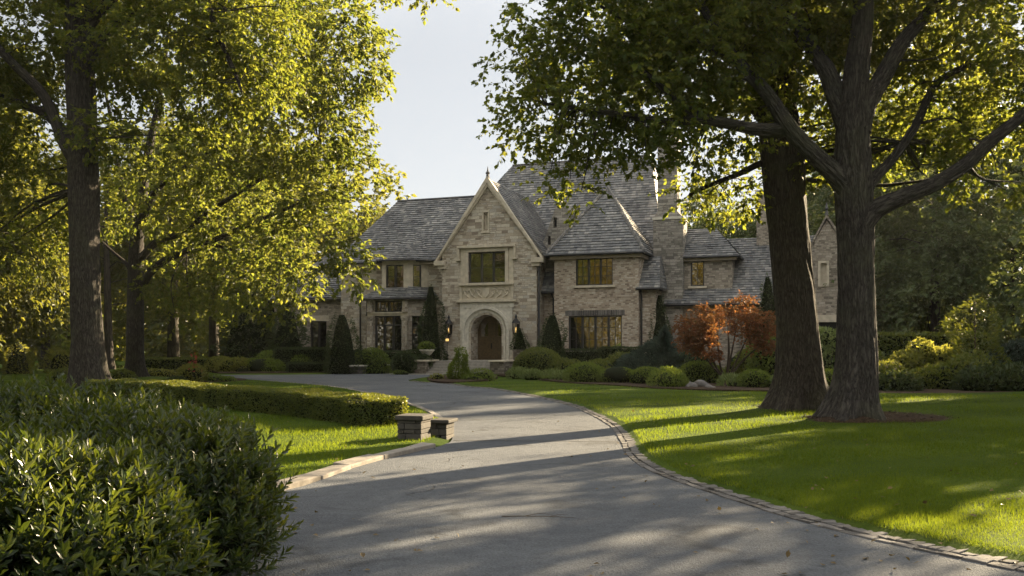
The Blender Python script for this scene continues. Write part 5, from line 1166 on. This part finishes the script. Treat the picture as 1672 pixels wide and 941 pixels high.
# stone piers where the drive narrows
def pier(label, c_, sx, sy, h, rz, cap=.10, caps=.06):
    root = empty('stone_pier', c_, rz); tag(root, label, 'pier'); mb = MB(); z = -.05; r = 0
    while z < h - .03:
        hh = min(h - z, rng.uniform(.085, .14)); cuts = [-sx / 2] + sorted(rng.uniform(-sx / 2 + .1, sx / 2 - .1, 1 if r % 2 else 2)) + [sx / 2]
        for q in range(len(cuts) - 1):
            if cuts[q + 1] - cuts[q] < .06: continue
            e_ = rng.normal(0, .007, 2); mb.box(cuts[q] + .004, cuts[q + 1] - .004, -sy / 2 + e_[0], sy / 2 + e_[1], z + .004, z + hh - .004)
        z += hh; r += 1
    mb.build('courses', [M['pier']], root, bevel=.01)
    mb = MB(); mb.box(-sx / 2 - caps, sx / 2 + caps, -sy / 2 - caps, sy / 2 + caps, h, h + cap); mb.build('cap', [M['pier']], root, bevel=.018)
c1 = G(668, 725) + [.05, .42, 0]
pier('square stone pier with a flat cap at the end of the box hedge', c1, .48, .56, .42, math.radians(-14), .09, .04)
c2 = G(722, 717) + [-.02, .3, 0]
pier('lower dark stone pier at the drive edge just behind the capped pier', c2, .34, .5, .30, math.radians(-14), .07)
bush('shrub', 'small yellow-green plant squeezed between the two stone piers', 'plant', [(G(706, 718) + [.0, .5, .1], (.17, .22, .24))], 900, .07, .5, 'juniper', lump=.15)
# beds and shrubs near the left trees
bush('shrub', 'rounded green shrub between the two left trunks', 'shrub', [(Q(198, 41) + [0, 0, .32], (.72, .6, .42)), (Q(186, 41.3) + [0, 0, .25], (.6, .6, .35))], 420, .11, .5, 'box', lump=.12)
bush('flower_shrub', 'yellow-green shrub with red flowers in the left island bed', 'shrub', [(Q(312, 43.6) + [0, 0, .38], (.62, .6, .5))], 330, .13, .5, 'golden', lump=.16, extra=('flower', 30, .07))
cone_tree('flower_spike', 'upright red-flowered plant behind the yellow-green shrub', 'plant', Q(316, 45), 1.55, .26, 160, .14, 'flower', power=.8, core=False, lump=.2)
bush('groundcover', 'low mounded green groundcover right of the red-flowered shrub', 'plant', [(Q(350, 44) + [0, 0, .1], (.55, .4, .26)), (Q(368, 44.3) + [0, 0, .08], (.5, .4, .2))], 330, .1, .5, 'juniper')
bush('groundcover', 'dark low clump in the left part of the island bed', 'plant', [(Q(290, 42.8) + [0, 0, .08], (.5, .4, .22))], 330, .1, .5, 'yew')
bush('groundcover', 'bright low planting at the foot of the far left trunk', 'plant', [(Q(262, 53) + [0, 0, .1], (1.3, .5, .3)), (Q(285, 53.5) + [0, 0, .1], (1.1, .5, .26))], 260, .11, .5, 'golden', lump=.15)
hedge('hedge', 'low clipped hedge lit along its top, behind the left island bed', [Q(238, 62), Q(300, 62), Q(352, 62)], 1.0, .95, 260, .12, 'box')
cone_tree('shrub', 'pale pinkish shrub in sunlight at the far left edge of the lawn', 'shrub', Q(28, 56), 2.2, 1.0, 190, .18, 'golden', power=.6, lump=.25, core=True)
bush('shrub', 'sunlit small shrub left of the big left trunk', 'shrub', [(Q(100, 58) + [0, 0, .5], (.85, .7, .9))], 170, .17, .5, 'golden', lump=.2)
bush('shrub', 'dark rounded shrub at the base of the big left trunk', 'shrub', [(Q(105, 40) + [0, 0, .3], (.9, .7, .5))], 300, .12, .5, 'box', lump=.14)
# ---- big glossy shrubs in the foreground
def laurel(label, ells, nsh, nl, Ls, seed):
    tm = TM()
    for c, r in ells:
        c, r = np.asarray(c, float), np.asarray(r, float); n = int(nsh * r[0] * r[1] * 4.2); p = rvec(n)
        p[:, 2] = np.where(p[:, 2] < -.55, -p[:, 2], p[:, 2]); f = 1 - .5 * rng.random((n, 1)) ** 1.4
        pos = c + p * f * r * (1 + .10 * noise3(p * 2 + c, 1.2)[:, None]); k = pos[:, 2] > .05; pos, p, f = pos[k], p[k], f[k]; n = len(pos)
        sd = unit(unit(p / r) * .75 + np.array([0, 0, .65]) + rvec(n) * .42); sl = rng.uniform(.13, .28, n)
        st = unit(np.cross(sd, rvec(n))) * .0035
        tm.add(np.stack([pos - sd * .12 - st, pos - sd * .12 + st, pos + sd * sl[:, None]], 1).reshape(-1, 3), np.arange(3 * n).reshape(-1, 3), mi=1)
        r_ = np.repeat(np.arange(n), nl); j = np.tile(np.arange(nl), n); t_ = (j + .4 * rng.random(len(j))) / nl
        u_ = unit(np.cross(sd, np.array([.3, .2, 1.0]) + 0 * sd)); v_ = np.cross(sd, u_); an = j * 2.4 + rng.random(n)[r_] * 6.28
        rad = u_[r_] * np.cos(an)[:, None] + v_[r_] * np.sin(an)[:, None]; opn = (1.15 - .75 * t_)[:, None]
        ax = unit(sd[r_] * (.55 + .5 * t_[:, None]) + rad * opn + np.array([0, 0, .12]) + rvec(len(r_)) * .16)
        nr = unit(sd[r_] - rad * .4 + rvec(len(r_)) * .2); Ln = Ls * rng.uniform(.75, 1.2, len(r_)) * (.72 + .4 * np.sin(np.pi * np.clip(t_, .1, .9)))
        V, T = leaf_arrays(pos[r_] + sd[r_] * (sl[r_] * t_)[:, None], ax, nr, Ln, Ln * rng.uniform(.28, .38, len(r_)), 'lance', curl=.14); tm.add(V, T)
        core_ell(tm, c, r, .60, 2, .05)
    c0 = np.asarray(ells[0][0]) * [1, 1, 0]
    return tag(tm.build('laurel', [M['laurel'], M['stem'], M['core']], origin=c0), label, 'shrub')
laurel('glossy dark-leaved shrub at the lower left corner with sunlit upright shoots', [((-2.75, 5.0, .58), (.80, .85, .56)), ((-2.30, 4.9, .45), (.42, .7, .46)), ((-3.4, 5.2, .7), (.8, .8, .5))], 400, 15, .078, 1)
laurel('broad glossy shrub spreading behind the sunlit foreground shrub, up to the drive', [((-4.2, 7.6, .6), (1.5, 1.1, .72)), ((-3.05, 7.1, .55), (1.0, .95, .66)), ((-2.5, 6.8, .55), (.62, .8, .55)), ((-2.15, 6.5, .38), (.36, .6, .45)), ((-5.5, 8, .75), (1.2, 1.1, .62))], 320, 15, .078, 2)
tw = TM(); c_ = G(872, 846)
for pts_, r_ in [([(-.34, .03, .012), (-.1, 0, .02), (.16, .02, .014), (.42, -.04, .012)], .006), ([(-.1, 0, .02), (.05, .10, .03), (.2, .13, .012)], .004), ([(.16, .02, .014), (.28, .09, .02), (.36, .11, .012)], .003)]:
    V, T, U = tube_arrays(np.array(pts_) + c_, np.linspace(r_, r_ * .4, len(pts_)), 6); tw.add(V, T, U)
tag(tw.build('fallen_twig', [M['stem']], origin=c_), 'thin dark forked twig lying on the sunlit middle of the drive', 'twig')
# fallen leaves on the drive and the lawn
n = 2600; u = rng.random(n); y = 1 / (1 / 5.0 + u * (1 / 40 - 1 / 5.0)); x = (rng.random(n) * 2 - 1) * (y * .62 + 1)
d = polydist(x, y, dline); ins = inpoly(x, y, drive); k = np.where(ins, rng.random(n) < np.exp(-d * 2.2) * .9 + .05, rng.random(n) < .14)
x, y, ins = x[k], y[k], ins[k]; n = len(x); b_ = np.column_stack([x, y, np.where(ins, .012, gheight(x, y) + .045)])
ax = rvec(n) * [1, 1, .3]; V, T = leaf_arrays(b_, ax, rvec(n) * .5 + [0, 0, 1], rng.uniform(.04, .085, n), rng.uniform(.025, .055, n), 'lobed', curl=.3)
tm = TM(); tm.add(V, T); tag(tm.build('fallen_leaves', [M['litter']]), kind='stuff')

# ================================================================ THE BIG TREES
# right front tree (grey trunk, forks into several limbs)
Y1 = 21.0
tk = [tuple(P(1392, 690, Y1)) + (.42,), tuple(P(1400, 600, Y1)) + (.41,), tuple(P(1398, 480, Y1)) + (.38,), tuple(P(1397, 380, Y1)) + (.385,), tuple(P(1394, 300, Y1)) + (.40,), tuple(P(1393, 210, Y1)) + (.34,), tuple(P(1400, 120, Y1)) + (.27,), tuple(P(1410, 30, Y1)) + (.24,), tuple(P(1405, -120, Y1)) + (.17,), tuple(P(1400, -300, Y1 + .5)) + (.08,)]
tk[0] = tk[0][:2] + (0.05, .44)
lim = [
 px_limb([(1392, 318), (1365, 285), (1317, 240), (1285, 202), (1253, 152), (1209, 103), (1170, 50), (1120, -40)], Y1, Y1 - .8, .23, .07),
 px_limb([(1290, 208), (1262, 212), (1229, 210), (1190, 202), (1144, 194), (1087, 198), (1030, 190), (960, 180), (890, 170)], Y1 - .15, Y1 - 1.2, .15, .03),
 px_limb([(1393, 220), (1370, 165), (1351, 117), (1331, 86), (1302, 44), (1263, 0), (1190, -90)], Y1, Y1 + 1.0, .25, .07),
 px_limb([(1398, 215), (1415, 170), (1439, 132), (1473, 73), (1505, 35), (1535, -3), (1600, -90)], Y1, Y1 + .6, .26, .08),
 px_limb([(1402, 335), (1425, 295), (1454, 264), (1493, 210), (1532, 137), (1600, 100), (1660, 70)], Y1 + .2, Y1 + 1.6, .13, .04),
 px_limb([(1402, 372), (1430, 342), (1473, 323), (1522, 303), (1571, 274), (1620, 230), (1669, 191), (1740, 120)], Y1 - .1, Y1 - .8, .22, .09),
 px_limb([(1144, 194), (1090, 150), (1030, 100), (960, 60)], Y1 - .5, Y1 - .2, .07, .02),
 px_limb([(1209, 103), (1140, 70), (1060, 50), (980, 10)], Y1 - .6, Y1 + .3, .08, .02)]
rows = [(845, 120, 20.6, 52, 62, 1.3), (905, 185, 20.4, 88, 62, 1.7), (885, 45, 20.8, 62, 60, 1.6), (960, 75, 21, 110, 95, 2.2), (985, 215, 20.4, 92, 50, 1.5), (1060, 145, 20.6, 120, 105, 2.0), (1070, 30, 21, 130, 90, 2.4), (905, 285, 20.2, 40, 42, .9), (950, 300, 20, 28, 38, .7), (1045, 245, 20.6, 70, 38, 1.2), (1165, 70, 21, 120, 110, 2.3), (1150, 245, 21.5, 46, 30, 1.2),
 (1300, 40, 22.4, 130, 100, 2.4), (1210, 180, 22.6, 60, 70, 1.4), (1430, 30, 22.8, 130, 90, 2.4), (1560, 50, 22.4, 120, 95, 2.4), (1480, 170, 23.2, 90, 70, 1.6), (1590, 190, 23, 110, 85, 2.0), (1540, 285, 23.6, 80, 45, 1.5), (1640, 275, 22.6, 70, 60, 1.6), (1480, 300, 24, 60, 45, 1.2), (1690, 150, 22, 90, 110, 2.4), (1340, 250, 24, 50, 60, 1.3), (1660, 40, 19.5, 80, 60, 1.6)]
lob = px_lobes(rows)
hid = [((7.5, 20.5, 13.0), (3.6, 3.2, 2.2)), ((3.8, 20.5, 11.8), (3.2, 2.8, 1.7)), ((11.5, 21.5, 12.6), (3.4, 3.0, 2.0)), ((8.2, 21, 16), (3.4, 3.2, 2.0)), ((5, 23, 14.5), (2.6, 2.4, 1.6))]
tree('shade_tree', 'big grey-barked tree on the right lawn, dividing into several spreading limbs', tk, lim, lob + hid, dens=27, nleaf=11, Ls=.135, Wr=.62, kind='lobed', mt='leaf', bk='bark', flare=(.62, .5), twig=.42, nseg=120, step=.14, furrow=.045, gap=-1.05, nscale=1.9, sub=4)
# right rear tree (brown trunk)
Y2 = 24.2
tk = [tuple(P(1306, 672, Y2)[:2]) + (.05, .56), tuple(P(1306, 600, Y2)) + (.56,), tuple(P(1297, 480, Y2)) + (.52,), tuple(P(1286, 360, Y2)) + (.51,), tuple(P(1276, 240, Y2)) + (.53,), tuple(P(1268, 150, Y2)) + (.42,), tuple(P(1255, 50, Y2)) + (.36,), tuple(P(1240, -100, Y2)) + (.24,), tuple(P(1235, -300, Y2)) + (.1,)]
lim = [px_limb([(1268, 170), (1220, 90), (1160, 20), (1090, -60)], Y2, Y2 - .5, .2, .07), px_limb([(1266, 140), (1310, 60), (1350, -20), (1400, -120)], Y2, Y2 + 1.5, .22, .08), px_limb([(1262, 215), (1210, 160), (1130, 140), (1060, 120)], Y2, Y2 + .4, .12, .04), px_limb([(1270, 262), (1240, 268), (1205, 285), (1165, 300), (1125, 318)], Y2, Y2 + .2, .08, .015)]
rows = [(1150, 285, 24.4, 46, 34, 1.1), (1122, 325, 24.2, 32, 28, .8), (1162, 345, 24.2, 26, 20, .7), (1205, 330, 24.6, 36, 32, .9), (1230, 60, 24.5, 110, 90, 2.4), (1130, 110, 24.6, 95, 80, 2.0), (1215, 300, 25.2, 45, 42, 1.1), (1180, 290, 25.4, 40, 36, 1.0), (1350, 110, 25.4, 110, 90, 2.2), (1030, 80, 24.2, 80, 70, 1.8), (1235, 200, 25.6, 50, 60, 1.3), (1340, 200, 25.6, 60, 60, 1.4), (1430, 250, 26, 55, 60, 1.4), (1520, 120, 25.6, 100, 90, 2.0), (1600, 260, 26, 80, 60, 1.6)]
hid = [((7.3, 24.5, 13.5), (3.6, 3.4, 2.2)), ((10.5, 26, 12.5), (3.2, 3.0, 2.0)), ((7, 25, 17), (3.2, 3.0, 2.0)), ((4, 24, 12.2), (2.6, 2.4, 1.6))]
tree('shade_tree', 'massive brown-barked tree with a straight leaning trunk, left of the grey tree', tk, lim, px_lobes(rows) + hid, dens=20, nleaf=11, Ls=.135, Wr=.62, kind='lobed', mt='leaf', bk='bark2', flare=(.75, .55), twig=.42, nseg=120, step=.14, furrow=.045, gap=-1.0, nscale=1.9, sub=4)
# left front tree
Y3 = 35.0
tk = [tuple(P(148, 566, Y3)[:2]) + (.05, .60), tuple(P(146, 600, Y3)) + (.585,), tuple(P(141, 480, Y3)) + (.55,), tuple(P(138, 360, Y3)) + (.53,), tuple(P(135, 240, Y3)) + (.53,), tuple(P(131, 110, Y3)) + (.50,), tuple(P(128, 0, Y3)) + (.44,), tuple(P(126, -160, Y3)) + (.3,), tuple(P(126, -360, Y3)) + (.1,)]
lim = [px_limb([(133, 270), (108, 238), (72, 157), (26, 108), (-20, 60), (-80, -10)], Y3, Y3 - 1, .24, .09), px_limb([(132, 245), (81, 191), (40, 172), (0, 157), (-60, 130)], Y3, Y3 + 1, .2, .08), px_limb([(130, 60), (200, -20), (280, -60), (330, -20), (352, 45), (383, 119), (395, 150)], Y3, Y3 - 1.5, .2, .02), px_limb([(130, 120), (190, 40), (270, 0), (350, -60)], Y3, Y3 + 1, .2, .06)]
rows = [(30, 60, 36.5, 120, 90, 3.0), (120, 60, 37.5, 100, 90, 2.6), (215, 70, 36, 110, 90, 3), (320, 50, 35, 100, 80, 3), (410, 40, 35, 90, 75, 2.6), (420, 125, 34.5, 70, 55, 2.0), (330, 150, 35.5, 90, 55, 2.4), (40, 210, 37, 100, 70, 2.6), (185, 225, 34, 70, 38, 1.5), (270, 225, 35.5, 75, 40, 1.8), (60, 320, 38, 90, 60, 2.4), (-60, 150, 36, 110, 120, 3), (135, 215, 33.6, 30, 26, .9), (20, 400, 38.5, 80, 50, 2)]
hid = [(P(130, -80, 35), (4, 3.5, 2.0)), (P(330, -60, 35), (3, 2.6, 1.4)), (P(640, -22, 34), (1.3, 1.2, .5)), (P(700, -8, 33.5), (.75, .8, .42)), (P(590, -40, 34), (1.5, 1.2, .7))]
lim.append(px_limb([(130, -40), (300, -150), (480, -110), (600, -50), (690, -5)], Y3, Y3 - 1.5, .16, .02))
tree('shade_tree', 'tall straight-trunked tree on the left with dark overhanging crown', tk, lim, px_lobes(rows) + hid, dens=11.5, nleaf=11, Ls=.19, Wr=.6, mt='leaf', bk='bark', flare=(.5, .8), twig=.6, nseg=100, step=.18, furrow=.05, gap=-.9, nscale=1.2, sub=4)
# left rear tree whose gold crown reaches in front of the house
Y4 = 50.0
tk = [tuple(P(220, 566, Y4 + 1)[:2]) + (.05, .50), tuple(P(220, 560, Y4)) + (.47,), tuple(P(221, 480, Y4)) + (.45,), tuple(P(223, 400, Y4)) + (.40,), tuple(P(230, 340, Y4)) + (.32,), tuple(P(240, 260, Y4)) + (.25,), tuple(P(260, 160, Y4)) + (.16,), tuple(P(280, 20, Y4)) + (.06,)]
lim = [px_limb([(222, 378), (204, 323), (193, 276), (186, 220), (170, 140)], Y4, Y4 + 1, .25, .07), px_limb([(226, 370), (238, 345), (255, 310), (298, 276), (360, 240), (430, 190)], Y4, Y4 - 5, .26, .06), px_limb([(230, 468), (253, 437), (287, 417), (339, 397), (400, 370), (470, 340), (540, 310)], Y4, Y4 - 7, .24, .05), px_limb([(227, 425), (258, 394), (298, 380), (350, 340), (430, 290), (520, 230)], Y4, Y4 - 7, .22, .05), px_limb([(220, 455), (207, 432), (187, 414), (150, 380)], Y4, Y4, .14, .05), px_limb([(339, 397), (420, 420), (500, 440), (570, 430)], Y4 - 3, Y4 - 7, .1, .02)]
rows = [(300, 330, 48.6, 90, 60, 3), (390, 260, 45.6, 110, 85, 3.5), (480, 190, 42.6, 110, 90, 3.5), (526, 100, 42, 95, 85, 3), (560, 45, 41.5, 62, 50, 2), (590, 105, 41.2, 45, 40, 1.4), (440, 80, 44.7, 110, 90, 3.5), (541, 205, 41.5, 55, 45, 1.8), (586, 270, 41.3, 36, 42, 1.2), (531, 285, 41.6, 55, 40, 1.6), (470, 320, 42.8, 95, 65, 2.8), (390, 385, 45.6, 95, 55, 2.8), (546, 350, 41.5, 48, 42, 1.5), (506, 405, 41.6, 80, 48, 2.0), (576, 415, 41.2, 35, 34, 1.1), (455, 455, 43.3, 85, 42, 2.2), (578, 448, 41.3, 34, 26, 1.1), (360, 470, 46.9, 80, 40, 2.2), (480, 500, 42.2, 26, 20, 0.7), (440, 505, 43.6, 28, 26, 0.8), (290, 455, 49.9, 60, 45, 2), (320, 520, 48.5, 45, 26, 1.4), (160, 330, 51, 70, 60, 2.4), (200, 250, 51, 80, 55, 2.4)]
hid = [(P(420, -40, 47), (5, 4, 2)), (P(280, 80, 51), (4, 4, 3))]
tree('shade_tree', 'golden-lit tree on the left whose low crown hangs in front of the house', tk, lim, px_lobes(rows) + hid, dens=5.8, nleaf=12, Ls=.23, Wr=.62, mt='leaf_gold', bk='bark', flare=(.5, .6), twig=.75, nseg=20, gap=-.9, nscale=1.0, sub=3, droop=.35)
# three thinner trees behind on the left
for (px, Y, h, r, tr_, mt, lab) in [(179, 66, 19, 5.0, .32, 'leaf_far', 'slender tree whose dark trunk shows right beside the big left trunk'), (283, 74, 20, 6.5, .50, 'leaf_far', 'tree in the left background whose trunk stands behind the red-flowered bed'), (350, 72, 20, 6.5, .42, 'leaf_gold', 'tree in the left background whose trunk stands behind the yellow-topped shrub')]:
    bg_tree(lab, Q(px, Y)[0], Y, h, r, 10, mt, 4.2, .30, 'background trees on the left', tr_, .22)
for (px, Y, h, r, mt, lab) in [(-20, 62, 18, 6.5, 'leaf_far', 'leafy tree at the left edge of the picture behind the lawn'), (75, 70, 15, 5.5, 'leaf_gold', 'sunlit tree behind the lawn, left of the big left trunk'), (-120, 52, 19, 7, 'leaf_far', 'leafy tree just beyond the left edge'), (430, 86, 17, 6, 'leaf_far', 'dim leafy tree far behind the dark conifers')]:
    bg_tree(lab, Q(px, Y)[0], Y, h, r, 11, mt, 4.0, .32, 'background trees on the left', .35, .08)
for (px, Y, h, r, lab) in [(405, 69, 7.2, 2.6, 'dark conifer left of the house, nearest the lawn'), (445, 72, 8.4, 2.8, 'tall dark conifer beside the left end of the house'), (470, 66, 5.5, 1.9, 'small dark conifer touching the low left wing')]:
    cone_tree('conifer', lab, 'tree', Q(px, Y), h, r, 60, .34, 'yew', 'dark conifers left of the house', .8, .3, layers=6, lump=.15)
bg_tree('small rounded treetop showing above the left roof', Q(627, 92)[0], 92, 17.2, 2.6, 8, 'leaf_far', 3, .3, None, .3, .5)
# right background trees
for (px, Y, h, r, z0, mt, lab) in [
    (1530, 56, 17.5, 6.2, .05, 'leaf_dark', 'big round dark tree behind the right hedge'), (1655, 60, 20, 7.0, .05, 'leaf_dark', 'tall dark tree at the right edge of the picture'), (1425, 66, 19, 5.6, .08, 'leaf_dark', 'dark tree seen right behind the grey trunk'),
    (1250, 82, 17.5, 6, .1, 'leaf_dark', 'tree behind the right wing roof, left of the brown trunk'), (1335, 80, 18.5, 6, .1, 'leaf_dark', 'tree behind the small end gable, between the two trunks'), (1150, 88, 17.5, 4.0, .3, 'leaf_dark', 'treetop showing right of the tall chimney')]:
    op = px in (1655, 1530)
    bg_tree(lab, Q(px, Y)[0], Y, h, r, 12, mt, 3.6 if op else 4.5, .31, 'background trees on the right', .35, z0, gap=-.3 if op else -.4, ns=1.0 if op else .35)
for (X, Y, h, r, lab) in [(47, 57, 20, 6.0, 'unseen tall tree added for shade beyond the right edge, at the back of the lawn'), (29.5, 40, 15.5, 5.0, 'unseen tree added to shade the lawn from beyond the right edge, the farther of two'), (20.3, 25.5, 11.5, 4.0, 'unseen tree added to shade the lawn from beyond the right edge, the nearer of two'), (58, 68, 22, 7, 'unseen tall tree added for shade far beyond the right edge, behind the others'), (30, 70, 20, 6.5, 'tall tree behind the right hedge, second row'), (27.2, 73.1, 24, 2.5, 'slim tall tree added behind the right wing to shade the chimney, between the two big trunks')]:  # mostly unseen trees, added to shade the lawn, drive and chimney
    bg_tree(lab, X, Y, h, r, 12, 'leaf_dark', 4.0, .33, 'trees beyond the right border', .4, .1, gap=-.4, ns=1.0)
for (X, Y, h, r, lab) in [(-31, 31, 19, 6.0, 'unseen sunlit tree added for window reflections left of the picture, level with the box hedge'), (-38, 16, 19, 6.5, 'unseen sunlit tree added for window reflections left of the picture, nearest the drive'), (-46, 30, 20, 7, 'unseen sunlit tree added for window reflections left of the picture, second row'), (-50, 6, 20, 7, 'unseen sunlit tree added for window reflections left of the picture, farthest back'), (-36, 1, 18, 6, 'unseen sunlit tree added for window reflections behind the viewer on the left'), (-24, 13, 18, 5.0, 'unseen sunlit tree added for window reflections left of the picture, second from the foreground shrubs'), (-17.5, 4, 18, 5.5, 'unseen sunlit tree added for window reflections left of the picture, beside the foreground shrubs'), (-29, 21, 19, 5.5, 'unseen sunlit tree added for window reflections left of the picture, between two others'), (31, 4, 18, 6, 'unseen sunlit tree added for window reflections right of the viewer, out of the picture'), (38, -8, 19, 7, 'unseen sunlit tree added for window reflections right of the viewer, farther back')]:  # out-of-view trees added for the house windows to reflect
    bg_tree(lab, X, Y, h, r, 11, 'leaf_amber', 2.6, .36, 'unseen trees added for window reflections', .4, .1, gap=-.1, ns=.8)
# far woods closing the view
def woods(name, rows, n, Ls, mt, nleaf):
    tm = TM(); pos, od = lobe_points(rows, n, -2.2, .2, .5); sprays(tm, pos, od, nleaf, Ls, .65, 'rhomb', 1.2, 0, .2, 1)
    tag(tm.build(name, [M[mt], M['stem']]), kind='stuff')
woods('far_woods', [(np.array([x, 104 + 7 * math.sin(x * .7), z]), (6.5, 5, 5.0)) for x in range(-92, -18, 8) for z in (1.5, 6, 11, 17)], .9, .6, 'leaf_far', 9)
woods('far_woods', [(np.array([x, 92 + 6 * math.sin(x), z]), (6, 5, 4.6)) for x in range(28, 90, 8) for z in (1.5, 5, 10)], .8, .55, 'leaf_dark', 9)
grass('grass', 900000, 4.6, 44, .04, .092, .0052)

# thin evening haze
hb = bpy.data.meshes.new('haze'); X_, Z_ = 2700.0, 28.0
hv = [(-X_, -700, -1.2), (X_, -700, -1.2), (X_, 2700, -1.2), (-X_, 2700, -1.2), (-X_, -700, Z_), (X_, -700, Z_), (X_, 2700, Z_), (-X_, 2700, Z_)]
hb.from_pydata(hv, [], [(3, 2, 1, 0), (4, 5, 6, 7), (0, 1, 5, 4), (1, 2, 6, 5), (2, 3, 7, 6), (3, 0, 4, 7)]); ho = bpy.data.objects.new('haze', hb); C.objects.link(ho)
m, t, o = mat('haze_air'); v = N(t, "VolumePrincipled"); v.inputs['Color'].default_value = (0.95, 0.94, 0.92, 1); v.inputs['Density'].default_value = 0.00010; v.inputs['Anisotropy'].default_value = 0.35
L(t, v.outputs[0], o.inputs['Volume']); hb.materials.append(m); tag(ho, kind='stuff')
